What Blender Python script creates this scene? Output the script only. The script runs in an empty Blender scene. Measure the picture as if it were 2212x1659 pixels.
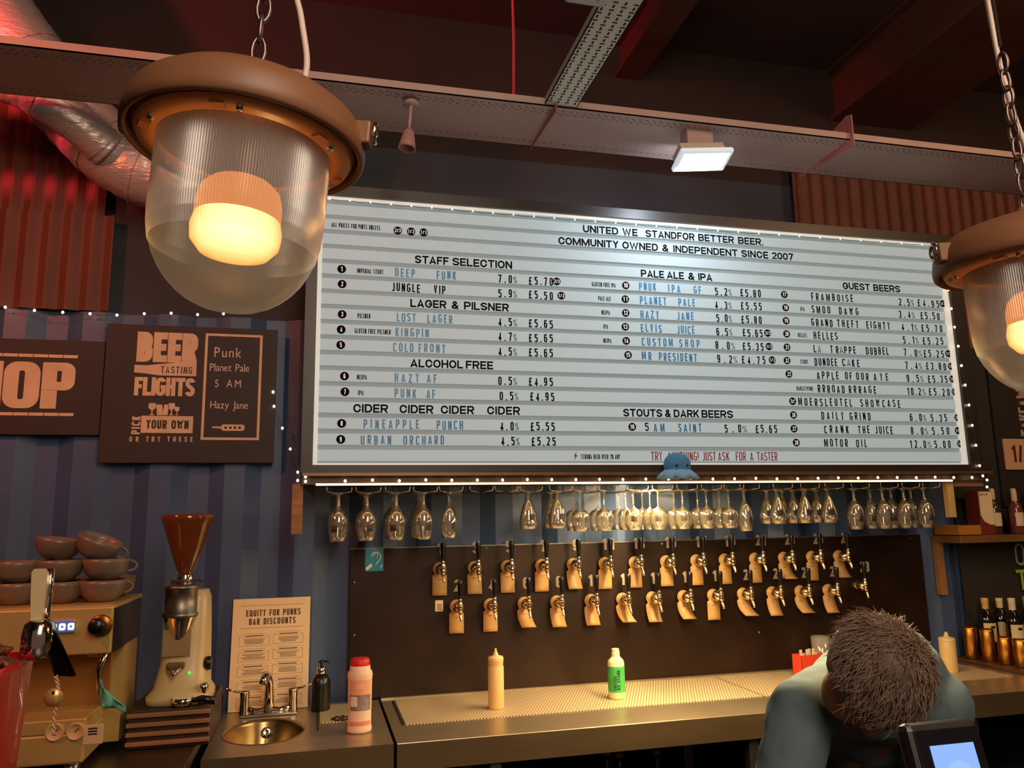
import bpy, bmesh, math, random
from mathutils import Vector, Matrix, noise
random.seed(7)
PI = math.pi
scene = bpy.context.scene
COL = scene.collection

def lin(c):
    o = []
    for v in c[:3]:
        v = v / 255.0
        o.append(v / 12.92 if v <= 0.04045 else ((v + 0.055) / 1.055) ** 2.4)
    return tuple(o) + (1.0,)

# ------------------------------------------------------------------ camera
F, CX, CY, EYE = 1700.0, 1106.0, 829.5, 1.6
_r = Vector((8014 - CX, -(1000.4 - CY), -F)).normalized()
_u = Vector((928.6 - CX, CY + 9042, -F)); _u = (_u - _r * _u.dot(_r)).normalized()
_d = _u.cross(_r)
RM = Matrix((_r, _d, _u))                      # camera axes -> world axes
CAMPOS = Vector((0, 0, EYE))
cam = bpy.data.cameras.new('camera'); camo = bpy.data.objects.new('camera', cam)
COL.objects.link(camo)
cam.sensor_width = 36; cam.lens = F / 2212 * 36; cam.clip_start = 0.02
camo.matrix_world = Matrix.Translation(CAMPOS) @ RM.to_4x4()
scene.camera = camo

def ray(x, y): return RM @ Vector((x - CX, CY - y, -F))
def at(x, y, X=None, Y=None, Z=None):
    """a point of the place seen at pixel x, y and lying on the plane X=, Y= or Z="""
    v = ray(x, y)
    t = X / v[0] if X is not None else (Y / v[1] if Y is not None else (Z - EYE) / v[2])
    return CAMPOS + v * t
def xat(x, Y, z):
    """X of the point seen in pixel column x at depth Y and height z"""
    RT = RM.transposed()
    a = RT @ Vector((1, 0, 0)); b = RT @ Vector((0, Y, z - EYE))
    k = x - CX
    return -(F * b[0] + k * b[2]) / (F * a[0] + k * a[2])

# ------------------------------------------------------------------ view, world, lights
scene.view_settings.view_transform = 'Standard'
scene.view_settings.look = 'None'
scene.view_settings.gamma = 1.0
scene.view_settings.exposure = 0.22
scene.view_settings.use_curve_mapping = False
w = bpy.data.worlds.new('world'); scene.world = w; w.use_nodes = True
w.node_tree.nodes['Background'].inputs[0].default_value = lin((150, 120, 110))
w.node_tree.nodes['Background'].inputs[1].default_value = 0.30

def area(name, loc, target, sx, sy, power, color, spread=None):
    l = bpy.data.lights.new(name, 'AREA'); l.shape = 'RECTANGLE'; l.size = sx; l.size_y = sy
    l.energy = power; l.color = color
    if spread: l.spread = spread
    o = bpy.data.objects.new(name, l); COL.objects.link(o)
    o.location = loc
    o.rotation_euler = (Vector(target) - Vector(loc)).to_track_quat('-Z', 'X').to_euler()
    return o
def point(name, loc, power, color, r=0.03):
    l = bpy.data.lights.new(name, 'POINT'); l.energy = power; l.color = color; l.shadow_soft_size = r
    o = bpy.data.objects.new(name, l); COL.objects.link(o); o.location = loc
    return o
def spot(name, loc, target, power, color, ang, r=0.05):
    l = bpy.data.lights.new(name, 'SPOT'); l.energy = power; l.color = color; l.spot_size = ang
    l.spot_blend = 0.6; l.shadow_soft_size = r
    o = bpy.data.objects.new(name, l); COL.objects.link(o); o.location = loc
    o.rotation_euler = (Vector(target) - Vector(loc)).to_track_quat('-Z', 'Y').to_euler()
    return o

# soft fill lights added for the room's general brightness, out of view above
area('fill_light_near', (0.6, -0.9, 3.5), (1.0, 3.0, 1.2), 2.6, 1.0, 82, (1.0, 0.80, 0.60))
area('fill_light_right', (3.6, 0.6, 3.5), (2.6, 3.2, 1.4), 0.8, 0.8, 20, (1.0, 0.55, 0.28))
# red stage-like fixture on the left, under the ceiling
spot('red_spot', (-2.3, 2.35, 3.3), (-1.12, 3.1, 3.36), 170, (1.0, 0.05, 0.08), 0.95, 0.05)
spot('red_spot_low', (-2.1, 1.2, 3.3), (-0.9, 3.4, 1.9), 105, (1.0, 0.22, 0.10), 1.5, 0.15)
# warm LED strip under the front edge of the bulkhead
area('bulkhead_strip_light', (1.36, 3.03, 1.727), (1.36, 3.10, 0.9), 2.68, 0.012, 62, (1.0, 0.72, 0.36))
# small LED light hanging on the cable tray
area('tray_lamp_light', (1.42, 2.62, 2.945), (1.42, 3.2, 2.5), 0.2, 0.07, 5, (0.75, 0.87, 1.0))

# ------------------------------------------------------------------ materials
MATS = {}
def mat(name, rgb, rough=0.6, metal=0.0, emit=None, es=0.0, spec=0.5, noise_amt=0.0, nscale=8.0, bump=0.0, coat=0.0, stretch=None, alpha=None):
    if name in MATS: return MATS[name]
    m = bpy.data.materials.new(name); m.use_nodes = True
    nt = m.node_tree; b = nt.nodes['Principled BSDF']
    c = lin(rgb)
    b.inputs['Base Color'].default_value = c
    b.inputs['Roughness'].default_value = rough
    b.inputs['Metallic'].default_value = metal
    b.inputs['Specular IOR Level'].default_value = spec
    if coat: b.inputs['Coat Weight'].default_value = coat
    if emit is not None:
        b.inputs['Emission Color'].default_value = lin(emit); b.inputs['Emission Strength'].default_value = es
    if noise_amt or bump:
        tc = nt.nodes.new('ShaderNodeTexCoord'); mp = nt.nodes.new('ShaderNodeMapping')
        if stretch: mp.inputs['Scale'].default_value = stretch
        n = nt.nodes.new('ShaderNodeTexNoise'); n.inputs['Scale'].default_value = nscale; n.inputs['Detail'].default_value = 5
        nt.links.new(tc.outputs['Object'], mp.inputs[0]); nt.links.new(mp.outputs[0], n.inputs['Vector'])
        if noise_amt:
            mx = nt.nodes.new('ShaderNodeMix'); mx.data_type = 'RGBA'; mx.blend_type = 'MULTIPLY'
            mr = nt.nodes.new('ShaderNodeMapRange')
            mr.inputs['From Min'].default_value = 0.3; mr.inputs['From Max'].default_value = 0.7
            mr.inputs['To Min'].default_value = 1 - noise_amt; mr.inputs['To Max'].default_value = 1 + noise_amt * 0.4
            nt.links.new(n.outputs['Fac'], mr.inputs['Value'])
            mx.inputs['Factor'].default_value = 1; mx.inputs[6].default_value = c
            nt.links.new(mr.outputs[0], mx.inputs[7]); nt.links.new(mx.outputs[2], b.inputs['Base Color'])
        if bump:
            bp = nt.nodes.new('ShaderNodeBump'); bp.inputs['Strength'].default_value = bump; bp.inputs['Distance'].default_value = 0.01
            nt.links.new(n.outputs['Fac'], bp.inputs['Height']); nt.links.new(bp.outputs[0], b.inputs['Normal'])
    MATS[name] = m
    return m

def glow(name, rgb, strength, sample=False):
    if name in MATS: return MATS[name]
    m = bpy.data.materials.new(name); m.use_nodes = True; nt = m.node_tree; nt.nodes.clear()
    e = nt.nodes.new('ShaderNodeEmission'); o = nt.nodes.new('ShaderNodeOutputMaterial')
    e.inputs[0].default_value = lin(rgb); e.inputs[1].default_value = strength
    nt.links.new(e.outputs[0], o.inputs[0])
    if not sample: m.cycles.emission_sampling = 'NONE'
    MATS[name] = m
    return m

def clear(name, tint=(255, 255, 255), edge=0.45, base=0.03, haze=0.0, haze_rgb=(230, 225, 215), rough=0.05, blend=0.35):
    """thin clear glass: see-through in the middle, shiny towards its edges"""
    if name in MATS: return MATS[name]
    m = bpy.data.materials.new(name); m.use_nodes = True; nt = m.node_tree; nt.nodes.clear()
    o = nt.nodes.new('ShaderNodeOutputMaterial')
    tr = nt.nodes.new('ShaderNodeBsdfTransparent'); tr.inputs[0].default_value = lin(tint)
    gl = nt.nodes.new('ShaderNodeBsdfGlossy'); gl.inputs['Roughness'].default_value = rough
    lw = nt.nodes.new('ShaderNodeLayerWeight'); lw.inputs[0].default_value = blend
    mr = nt.nodes.new('ShaderNodeMapRange'); mr.inputs['To Min'].default_value = base; mr.inputs['To Max'].default_value = edge
    mx = nt.nodes.new('ShaderNodeMixShader')
    nt.links.new(lw.outputs['Facing'], mr.inputs['Value']); nt.links.new(mr.outputs[0], mx.inputs[0])
    src = tr
    if haze:
        df = nt.nodes.new('ShaderNodeBsdfDiffuse'); df.inputs[0].default_value = lin(haze_rgb)
        tl = nt.nodes.new('ShaderNodeBsdfTranslucent'); tl.inputs[0].default_value = lin(haze_rgb)
        a = nt.nodes.new('ShaderNodeMixShader'); a.inputs[0].default_value = 0.5
        nt.links.new(df.outputs[0], a.inputs[1]); nt.links.new(tl.outputs[0], a.inputs[2])
        h = nt.nodes.new('ShaderNodeMixShader'); h.inputs[0].default_value = haze
        nt.links.new(tr.outputs[0], h.inputs[1]); nt.links.new(a.outputs[0], h.inputs[2])
        src = h
    nt.links.new(src.outputs[0], mx.inputs[1]); nt.links.new(gl.outputs[0], mx.inputs[2])
    nt.links.new(mx.outputs[0], o.inputs[0])
    MATS[name] = m
    return m

NAVY = mat('navy paint', (68, 88, 124), 0.42, noise_amt=0.25, nscale=3, bump=0.05)
DARKWALL = mat('dark wall paint', (56, 50, 52), 0.85, noise_amt=0.25, nscale=2.5)
RUST = mat('rust corrugated steel', (100, 48, 30), 0.6, metal=0.0, noise_amt=0.35, nscale=4, stretch=(3, 3, .6))
CEIL = mat('ceiling black-brown', (84, 60, 54), 0.9, noise_amt=0.3, nscale=2)
BEAM = mat('beam red-brown', (98, 54, 42), 0.75, noise_amt=0.25, nscale=3)
FLOORM = mat('floor dark', (45, 38, 34), 0.7, noise_amt=0.3)
BLACKFRAME = mat('frame black', (42, 36, 32), 0.38)
DARKFACE = mat('fascia brown-black', (70, 50, 36), 0.45)
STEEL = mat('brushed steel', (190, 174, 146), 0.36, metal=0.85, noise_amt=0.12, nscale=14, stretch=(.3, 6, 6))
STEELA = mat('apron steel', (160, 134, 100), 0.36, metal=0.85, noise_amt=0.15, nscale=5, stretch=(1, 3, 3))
STEELD = mat('steel dull', (150, 140, 128), 0.42, metal=1.0, noise_amt=0.2, nscale=9)
CHROME = mat('chrome', (225, 212, 195), 0.12, metal=1.0)
BRASSY = mat('polished tap metal', (236, 218, 186), 0.2, metal=1.0)
WIRE = mat('rack wire', (190, 165, 130), 0.3, metal=1.0)
BLACKP = mat('black plastic', (18, 16, 16), 0.3)
BLACKM = mat('black matt', (14, 12, 12), 0.7)
PANELM = mat('tap panel dark metal', (50, 34, 25), 0.40, metal=0.55, noise_amt=0.35, nscale=5)
CREAM = mat('cream card', (232, 208, 160), 0.7)
CREAM2 = mat('cream tag', (186, 144, 88), 0.5)
WOOD = mat('warm timber', (150, 104, 62), 0.6, noise_amt=0.3, nscale=12, stretch=(1, 1, 6))
WHITEBOARD = mat('lightbox strip white', (160, 174, 178), 0.75, spec=0.2, emit=(172, 192, 196), es=0.40)
BANDM = mat('lightbox track grey', (118, 128, 130), 0.75, spec=0.2, emit=(146, 158, 158), es=0.38)
TRIMW = mat('lightbox white trim', (215, 210, 200), 0.45, emit=(205, 205, 198), es=0.5)
INKK = mat('letter black', (10, 10, 12), 0.85, spec=0.1)
INKB = mat('letter blue', (20, 112, 158), 0.4, emit=(20, 110, 150), es=0.10)
INKG = mat('letter grey', (66, 72, 74), 0.4)
INKR = mat('letter dark red', (150, 32, 48), 0.4)
WHITEINK = mat('white ink', (225, 225, 222), 0.5, emit=(200, 205, 205), es=0.3)
CHALK = mat('cream paint', (222, 190, 154), 0.7, noise_amt=0.12, nscale=12)
CHALKL = mat('chalk line', (220, 204, 190), 0.8)
SIGNB = mat('blackboard', (40, 30, 28), 0.6)
LED = glow('warm led strip', (255, 206, 138), 4.0)
BULB = glow('fairy bulb glow', (255, 224, 180), 7.0)
COPPER = mat('green wire', (60, 52, 40), 0.5)
TRAYM = mat('painted tray steel', (188, 158, 152), 0.5, metal=0.1, noise_amt=0.12, nscale=4)
SLOTM = mat('slot dark', (26, 20, 20), 0.8)
SLOTL = mat('slot faint', (112, 90, 86), 0.8)
PINK = mat('bracket steel painted red light', (196, 120, 118), 0.5)  # the red light falling on the brackets is put into this pink colour
FOIL = mat('foil duct', (214, 196, 192), 0.36, metal=0.5, bump=0.5, nscale=24, stretch=(1, 1, 3))
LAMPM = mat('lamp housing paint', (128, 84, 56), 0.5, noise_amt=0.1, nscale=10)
LAMPI = mat('lamp ring painted glow', (238, 160, 90), 0.45)  # orange light from the bulb is mixed into the ring's own colour
HOT = glow('lamp filament glow', (255, 214, 130), 3.0)
_nt = HOT.node_tree; _lw = _nt.nodes.new('ShaderNodeLayerWeight'); _lw.inputs[0].default_value = .62
_mx = _nt.nodes.new('ShaderNodeMix'); _mx.data_type = 'RGBA'; _mx.inputs[6].default_value = lin((255, 226, 156)); _mx.inputs[7].default_value = (.55, .16, .015, 1)
_nt.links.new(_lw.outputs['Facing'], _mx.inputs['Factor']); _nt.links.new(_mx.outputs[2], _nt.nodes['Emission'].inputs[0])
HOT2 = glow('lamp upper glow', (255, 150, 54), 0.85)
GLASS = clear('drinking glass', edge=1.0, base=0.12, haze=0.10, haze_rgb=(240, 225, 180), blend=0.5)
GLASSL = clear('ribbed lamp glass', (250, 240, 225), edge=0.50, base=0.06, haze=0.26, haze_rgb=(200, 208, 230), rough=0.30, blend=0.5)
PRINT = mat('logo print', (44, 24, 18), 0.6)

# ------------------------------------------------------------------ mesh helpers
class MB:
    def __init__(s): s.v = []; s.f = []; s.s = []
    def add(s, verts, faces, smooth=False):
        b = len(s.v); s.v += [tuple(p) for p in verts]
        for f in faces: s.f.append(tuple(i + b for i in f)); s.s.append(smooth)
        return s
    def box(s, x0, x1, y0, y1, z0, z1, M=None):
        p = [Vector((x, y, z)) for z in (z0, z1) for y in (y0, y1) for x in (x0, x1)]
        if M: p = [M @ q for q in p]
        return s.add(p, [(0, 2, 3, 1), (4, 5, 7, 6), (0, 1, 5, 4), (2, 6, 7, 3), (0, 4, 6, 2), (1, 3, 7, 5)])
    def bbox(s, x0, x1, y0, y1, z0, z1, b=0.004, M=None):
        """box with chamfered vertical and top edges"""
        bm = bmesh.new(); bmesh.ops.create_cube(bm, size=1)
        for v in bm.verts:
            v.co = Vector(((x0 + x1) / 2 + v.co.x * (x1 - x0), (y0 + y1) / 2 + v.co.y * (y1 - y0), (z0 + z1) / 2 + v.co.z * (z1 - z0)))
        bmesh.ops.bevel(bm, geom=bm.edges[:], offset=b, segments=2, affect='EDGES', profile=0.5)
        vs = [(M @ v.co if M else v.co.copy()) for v in bm.verts]
        s.add(vs, [tuple(v.index for v in f.verts) for f in bm.faces]); bm.free()
        return s
    def lathe(s, prof, n=24, c=(0, 0, 0), M=None, ribs=0, rib=0.0, smooth=True, a0=0, a1=2 * PI):
        full = abs(a1 - a0 - 2 * PI) < 1e-6
        m = n if full else n + 1
        vs = []; rows = []
        for (r, z) in prof:
            if r < 1e-6:
                rows.append([len(vs)]); vs.append(Vector((0, 0, z)))
            else:
                row = []
                for i in range(m):
                    a = a0 + (a1 - a0) * i / n
                    rr = r + (rib * (1 if i % 2 else -1) if ribs else 0)
                    row.append(len(vs)); vs.append(Vector((rr * math.cos(a), rr * math.sin(a), z)))
                rows.append(row)
        fs = []
        for A, B in zip(rows, rows[1:]):
            for i in range(n):
                j = (i + 1) % m
                if len(A) == 1 and len(B) == 1: continue
                if len(A) == 1: fs.append((A[0], B[j], B[i]))
                elif len(B) == 1: fs.append((A[i], A[j], B[0]))
                else: fs.append((A[i], A[j], B[j], B[i]))
        c = Vector(c)
        vs = [(M @ v if M else v) + c for v in vs]
        return s.add(vs, fs, smooth)
    def tube(s, pts, r, n=8, cap=True, smooth=True, radii=None):
        pts = [Vector(p) for p in pts]; rows = []; vs = []
        up = Vector((0, 0, 1)); prev = None
        for i, p in enumerate(pts):
            if i == 0: t = pts[1] - p
            elif i == len(pts) - 1: t = p - pts[i - 1]
            else: t = (pts[i + 1] - p).normalized() + (p - pts[i - 1]).normalized()
            if t.length < 1e-9: t = Vector((0, 0, 1))
            t.normalize()
            if prev is None:
                a = t.cross(up)
                if a.length < 1e-3: a = t.cross(Vector((1, 0, 0)))
            else:
                a = prev - t * prev.dot(t)
                if a.length < 1e-6: a = t.cross(up)
            a.normalize(); prev = a; b = t.cross(a)
            rr = radii[i] if radii else r
            row = []
            for k in range(n):
                q = 2 * PI * k / n
                row.append(len(vs)); vs.append(p + (a * math.cos(q) + b * math.sin(q)) * rr)
            rows.append(row)
        fs = []
        for A, B in zip(rows, rows[1:]):
            for k in range(n): fs.append((A[k], A[(k + 1) % n], B[(k + 1) % n], B[k]))
        if cap: fs.append(tuple(reversed(rows[0]))); fs.append(tuple(rows[-1]))
        return s.add(vs, fs, smooth)
    def cyl(s, p, q, r, n=16, r2=None, smooth=True):
        return s.tube([p, q], r, n, True, smooth, [r, r if r2 is None else r2])
    def ell(s, c, rx, ry, rz, n=16, m=10, M=None):
        vs = []; fs = []
        for j in range(m + 1):
            t = PI * j / m
            for i in range(n):
                a = 2 * PI * i / n
                v = Vector((rx * math.sin(t) * math.cos(a), ry * math.sin(t) * math.sin(a), rz * math.cos(t)))
                vs.append((M @ v if M else v) + Vector(c))
        for j in range(m):
            for i in range(n):
                k = (i + 1) % n
                fs.append((j * n + i, (j + 1) * n + i, (j + 1) * n + k, j * n + k))
        return s.add(vs, fs, True)
    def prism(s, poly, y0, y1, M=None):
        """polygon in X,Z pushed along Y"""
        n = len(poly)
        vs = [Vector((x, y0, z)) for x, z in poly] + [Vector((x, y1, z)) for x, z in poly]
        if M: vs = [M @ v for v in vs]
        fs = [tuple(range(n)), tuple(reversed(range(n, 2 * n)))]
        for i in range(n):
            j = (i + 1) % n; fs.append((i, i + n, j + n, j))
        return s.add(vs, fs)
    def build(s, name, m, parent=None, **props):
        off = Vector((0, 0, 0)); p = parent
        while p is not None: off += p.location; p = p.parent
        me = bpy.data.meshes.new(name)
        me.from_pydata([(v[0] - off.x, v[1] - off.y, v[2] - off.z) for v in s.v], [], s.f)
        me.polygons.foreach_set('use_smooth', s.s)
        me.materials.append(m); me.update()
        bm = bmesh.new(); bm.from_mesh(me); bmesh.ops.recalc_face_normals(bm, faces=bm.faces[:]); bm.to_mesh(me); bm.free()
        o = bpy.data.objects.new(name, me); COL.objects.link(o)
        if parent is not None: o.parent = parent
        for k, v in props.items(): o[k] = v
        return o
def thing(name, label, cat, loc=(0, 0, 0), group=None):
    o = bpy.data.objects.new(name, None); COL.objects.link(o); o.location = loc
    o.empty_display_size = 0.05
    o['label'] = label; o['category'] = cat
    if group: o['group'] = group
    return o
def tag(o, label, cat, group=None):
    o['label'] = label; o['category'] = cat
    if group: o['group'] = group
    return o
def struct(o): o['kind'] = 'structure'; return o
def copy_tree(o, parent=None):
    c = o.copy(); COL.objects.link(c)
    if parent is not None: c.parent = parent
    for ch in [k for k in o.children]:
        copy_tree(ch, c)
    return c
ORD = ['first', 'second', 'third', 'fourth', 'fifth', 'sixth', 'seventh', 'eighth', 'ninth', 'tenth', 'eleventh', 'twelfth',
       'thirteenth', 'fourteenth', 'fifteenth', 'sixteenth', 'seventeenth', 'eighteenth', 'nineteenth', 'twentieth',
       'twenty-first', 'twenty-second', 'twenty-third', 'twenty-fourth', 'twenty-fifth', 'twenty-sixth']

# ------------------------------------------------------------------ lettering
GL = {}
def glyph(ch, bold):
    k = (ch, bold)
    if k in GL: return GL[k]
    c = bpy.data.curves.new('g', 'FONT'); c.body = ch; c.size = 1; c.offset = bold; c.resolution_u = 3
    c.extrude = 0.02
    o = bpy.data.objects.new('g', c); COL.objects.link(o)
    bpy.context.view_layer.update()
    dg = bpy.context.evaluated_depsgraph_get()
    me = bpy.data.meshes.new_from_object(o.evaluated_get(dg))
    vs = [tuple(v.co) for v in me.vertices]; fs = [tuple(p.vertices) for p in me.polygons]
    bpy.data.meshes.remove(me); bpy.data.objects.remove(o); bpy.data.curves.remove(c)
    if vs:
        x0 = min(v[0] for v in vs); x1 = max(v[0] for v in vs)
        vs = [(v[0] - x0, v[1], v[2]) for v in vs]; wd = x1 - x0
    else: wd = 0.25
    GL[k] = (vs, fs, wd)
    return GL[k]
CAP = {}
def cap(bold):
    if bold not in CAP:
        vs = glyph('H', bold)[0]; CAP[bold] = (min(v[1] for v in vs), max(v[1] for v in vs))
    return CAP[bold]
def text_mb(mb, body, org, W, H, bold=0.0, sx=0.62, ux=(1, 0, 0), uz=(0, 0, 1), nrm=(0, -1, 0), jit=0.0, align='l', maxgap=None, depth=1.0):
    """lays a word out between org and org+W*ux, capitals H high; letters face nrm"""
    org = Vector(org); ux = Vector(ux); uz = Vector(uz); nrm = Vector(nrm)
    lo, hi = cap(bold); k = H / (hi - lo)
    gl = [glyph(c, bold) if c != ' ' else ([], [], 0.30) for c in body]
    tot = sum(g[2] for g in gl) * k * sx
    n = len(body)
    if W is None:
        gap = 0.07 * H; W = tot + gap * (n - 1)
        if align == 'c': org = org - ux * W / 2
    else:
        if n == 1: sx = W / (gl[0][2] * k)if W > 0 else sx; tot = W; gap = 0
        else:
            if tot > W * 0.93: sx *= W * 0.93 / tot; tot = W * 0.93
            gap = (W - tot) / (n - 1)
    x = 0
    for g in gl:
        dz = random.uniform(-jit, jit) * H
        vs = [org + ux * (x + v[0] * k * sx) + uz * ((v[1] - lo) * k + dz) + nrm * ((v[2] + 0.02) * k * depth) for v in g[0]]
        mb.add(vs, g[1]); x += g[2] * k * sx + gap
    return mb


def arc(cx, cy, rx, ry, a0, a1, n=7):
    return [(cx + rx * math.cos(math.radians(a0 + (a1 - a0) * i / (n - 1))), cy + ry * math.sin(math.radians(a0 + (a1 - a0) * i / (n - 1)))) for i in range(n)]
GW = {'I': 0, '!': 0, '.': 0, 'M': 1.32, 'W': 1.45, '1': .55, 'J': .85, 'L': .86, 'E': .88, 'F': .86, '/': .8, '&': 1.15, '%': 1.15, 'A': 1.06, 'V': 1.06, 'Q': 1.05, 'O': 1.06, 'C': 1.02, 'G': 1.06, ' ': .6}
def strokes(ch, w, h, t):
    """centre lines of a plain grotesque capital in a w x h box for pen width t; (points, closed)"""
    a, b, lo, hi = t / 2, max(w - t / 2, t / 2 + 1e-5), t / 2, h - t / 2
    c, m = (a + b) / 2, h / 2; rx = (b - a) / 2; ry = min(rx, (hi - lo) * .5); r3 = min(rx, (hi - lo) * .25)
    O = lambda l, u, q: arc(c, u - q, rx, q, 90, 180) + arc(c, l + q, rx, q, 180, 270) + arc(c, l + q, rx, q, 270, 360) + arc(c, u - q, rx, q, 0, 90)
    V = lambda x: [((x, 0), (x, h)), 0]
    def bowl(l, u, k=1.0):
        q = min((u - l) / 2, rx * 1.0); X = a + (b - a) * k
        return [(0, u)] + arc(X - q, u - q, q, q, 90, 0, 5) + arc(X - q, l + q, q, q, 0, -90, 5) + [(0, l)]
    D = {
     'I': lambda: [([(a, 0), (a, h)], 0)], 'H': lambda: [([(a, 0), (a, h)], 0), ([(b, 0), (b, h)], 0), ([(a, m), (b, m)], 0)],
     'L': lambda: [([(a, h), (a, lo), (w, lo)], 0)], 'T': lambda: [([(0, hi), (w, hi)], 0), ([(c, 0), (c, hi)], 0)],
     'E': lambda: [([(w, hi), (a, hi), (a, lo), (w, lo)], 0), ([(a, m), (w * .92, m)], 0)], 'F': lambda: [([(w, hi), (a, hi), (a, 0)], 0), ([(a, m), (w * .9, m)], 0)],
     'N': lambda: [([(a, 0), (a, h)], 0), ([(b, 0), (b, h)], 0), ([(a + t * .15, hi), (b - t * .15, lo)], 0)],
     'M': lambda: [([(a, 0), (a, h)], 0), ([(b, 0), (b, h)], 0), ([(a + t * .2, hi), (c, h * .12), (b - t * .2, hi)], 0)],
     'W': lambda: [([(a, h), (a + (b - a) * .26, lo * .6), (c, hi * .95), (a + (b - a) * .74, lo * .6), (b, h)], 0)],
     'V': lambda: [([(a, h), (c, lo * .5), (b, h)], 0)], 'A': lambda: [([(a * .9, 0), (c, hi), (w - a * .9, 0)], 0), ([(a + rx * .32, h * .27), (b - rx * .32, h * .27)], 0)],
     'K': lambda: [([(a, 0), (a, h)], 0), ([(b, h), (a + t * .3, m * .78)], 0), ([(c - rx * .1, m * 1.05), (b, 0)], 0)], 'X': lambda: [([(a, 0), (b, h)], 0), ([(a, h), (b, 0)], 0)],
     'Y': lambda: [([(a, h), (c, m * .95), (b, h)], 0), ([(c, 0), (c, m)], 0)], 'Z': lambda: [([(0, hi), (b, hi), (a, lo), (w, lo)], 0)],
     'O': lambda: [(O(lo, hi, ry), 1)], '0': lambda: [(O(lo, hi, ry), 1)], 'Q': lambda: [(O(lo, hi, ry), 1), ([(c, h * .22), (w, 0)], 0)],
     'C': lambda: [([(b, hi - ry * .95)][:0] + arc(c, hi - ry, rx, ry, 0, 90) + arc(c, hi - ry, rx, ry, 90, 180)[1:] + arc(c, lo + ry, rx, ry, 180, 360, 12), 0)],
     'G': lambda: [(arc(c, hi - ry, rx, ry, 5, 180, 10) + arc(c, lo + ry, rx, ry, 180, 360, 12) + [(b, m * .95), (c, m * .95)], 0)],
     'U': lambda: [([(a, h)] + arc(c, lo + ry, rx, ry, 180, 360, 11) + [(b, h)], 0)], 'J': lambda: [(arc(c, lo + ry, rx, ry, 190, 360, 10) + [(b, h)], 0)],
     'D': lambda: [([(a, 0), (a, h)], 0), (bowl(lo, hi), 0)], 'P': lambda: [([(a, 0), (a, h)], 0), (bowl(m * .88, hi), 0)],
     'R': lambda: [([(a, 0), (a, h)], 0), (bowl(m * .92, hi), 0), ([(c, m * .95), (b, 0)], 0)], 'B': lambda: [([(a, 0), (a, h)], 0), (bowl(m, hi, .95), 0), (bowl(lo, m), 0)],
     'S': lambda: [(arc(c, hi - r3, rx, r3, 0, 180, 9) + [(a, m + h * .13), (c - rx * .45, m + h * .045), (c + rx * .45, m - h * .045), (b, m - h * .13)] + arc(c, lo + r3, rx, r3, 0, -180, 9), 0)],
     '1': lambda: [([(0, hi - h * .16), (b, hi - h * .0)], 0), ([(b, 0), (b, h)], 0)], '2': lambda: [(arc(c, hi - r3, rx, r3, 180, 0, 9) + [(b, m + h * .1), (a, lo), (w, lo)], 0)],
     '3': lambda: [(arc(c, hi - r3, rx, r3, 180, 0, 9) + [(b, m + h * .11), (c + rx * .4, m), (c - rx * .2, m)], 0), ([(c + rx * .4, m), (b, m - h * .12)] + arc(c, lo + r3, rx, r3, 0, -180, 9), 0)],
     '4': lambda: [([(a + rx * 1.4, 0), (a + rx * 1.4, hi), (a, h * .27), (w, h * .27)], 0)],
     '5': lambda: [([(w * .95, hi), (a, hi), (a, m * 1.08)], 0), ([(a, m * 1.08)] + arc(c, m * 1.2 - r3, rx, r3, 120, 0, 6) + arc(c, lo + r3, rx, r3, 0, -180, 9), 0)],
     '6': lambda: [(O(lo, m * 1.2, r3), 1), ([(a, m * .8)] + arc(c, hi - r3, rx, r3, 180, 0, 9), 0)], '9': lambda: [(O(m * .8, hi, r3), 1), ([(b, m * 1.2)] + arc(c, lo + r3, rx, r3, 0, -180, 9), 0)],
     '7': lambda: [([(0, hi), (b, hi), (a + rx * .6, 0)], 0)], '8': lambda: [(O(m, hi, min(rx, (hi - m) / 2)), 1), (O(lo, m, min(rx, (m - lo) / 2)), 1)],
     '/': lambda: [([(a, 0), (b, h)], 0)], '.': lambda: [([(a, 0), (a, t * 1.05)], 0)], '!': lambda: [([(a, 0), (a, t)], 0), ([(a, h * .28), (a, h)], 0)],
     '£': lambda: [(arc(c + rx * .15, hi - r3, rx * .8, r3, 0, 180, 9) + [(a + rx * .38, lo)], 0), ([(0, lo), (w, lo)], 0), ([(0, m), (w * .8, m)], 0)],
     '%': lambda: [([(w * .2, 0), (w * .8, h)], 0), (arc(w * .2, h * .74, w * .16, h * .17, 0, 330, 8), 1), (arc(w * .8, h * .26, w * .16, h * .17, 0, 330, 8), 1)],
     '&': lambda: [([(b, 0), (a + rx * .45, hi - h * .24)] + arc(c - rx * .12, hi - h * .14, rx * .5, h * .14, 180, 0, 7) + [(c + rx * .1, m * 1.12), (a, h * .32)] + arc(a + rx * .75, lo + h * .17, rx * .75, h * .17, 180, 300, 6) + [(b, h * .46)], 0)],
    }
    return D[ch]() if ch in D else []
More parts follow.
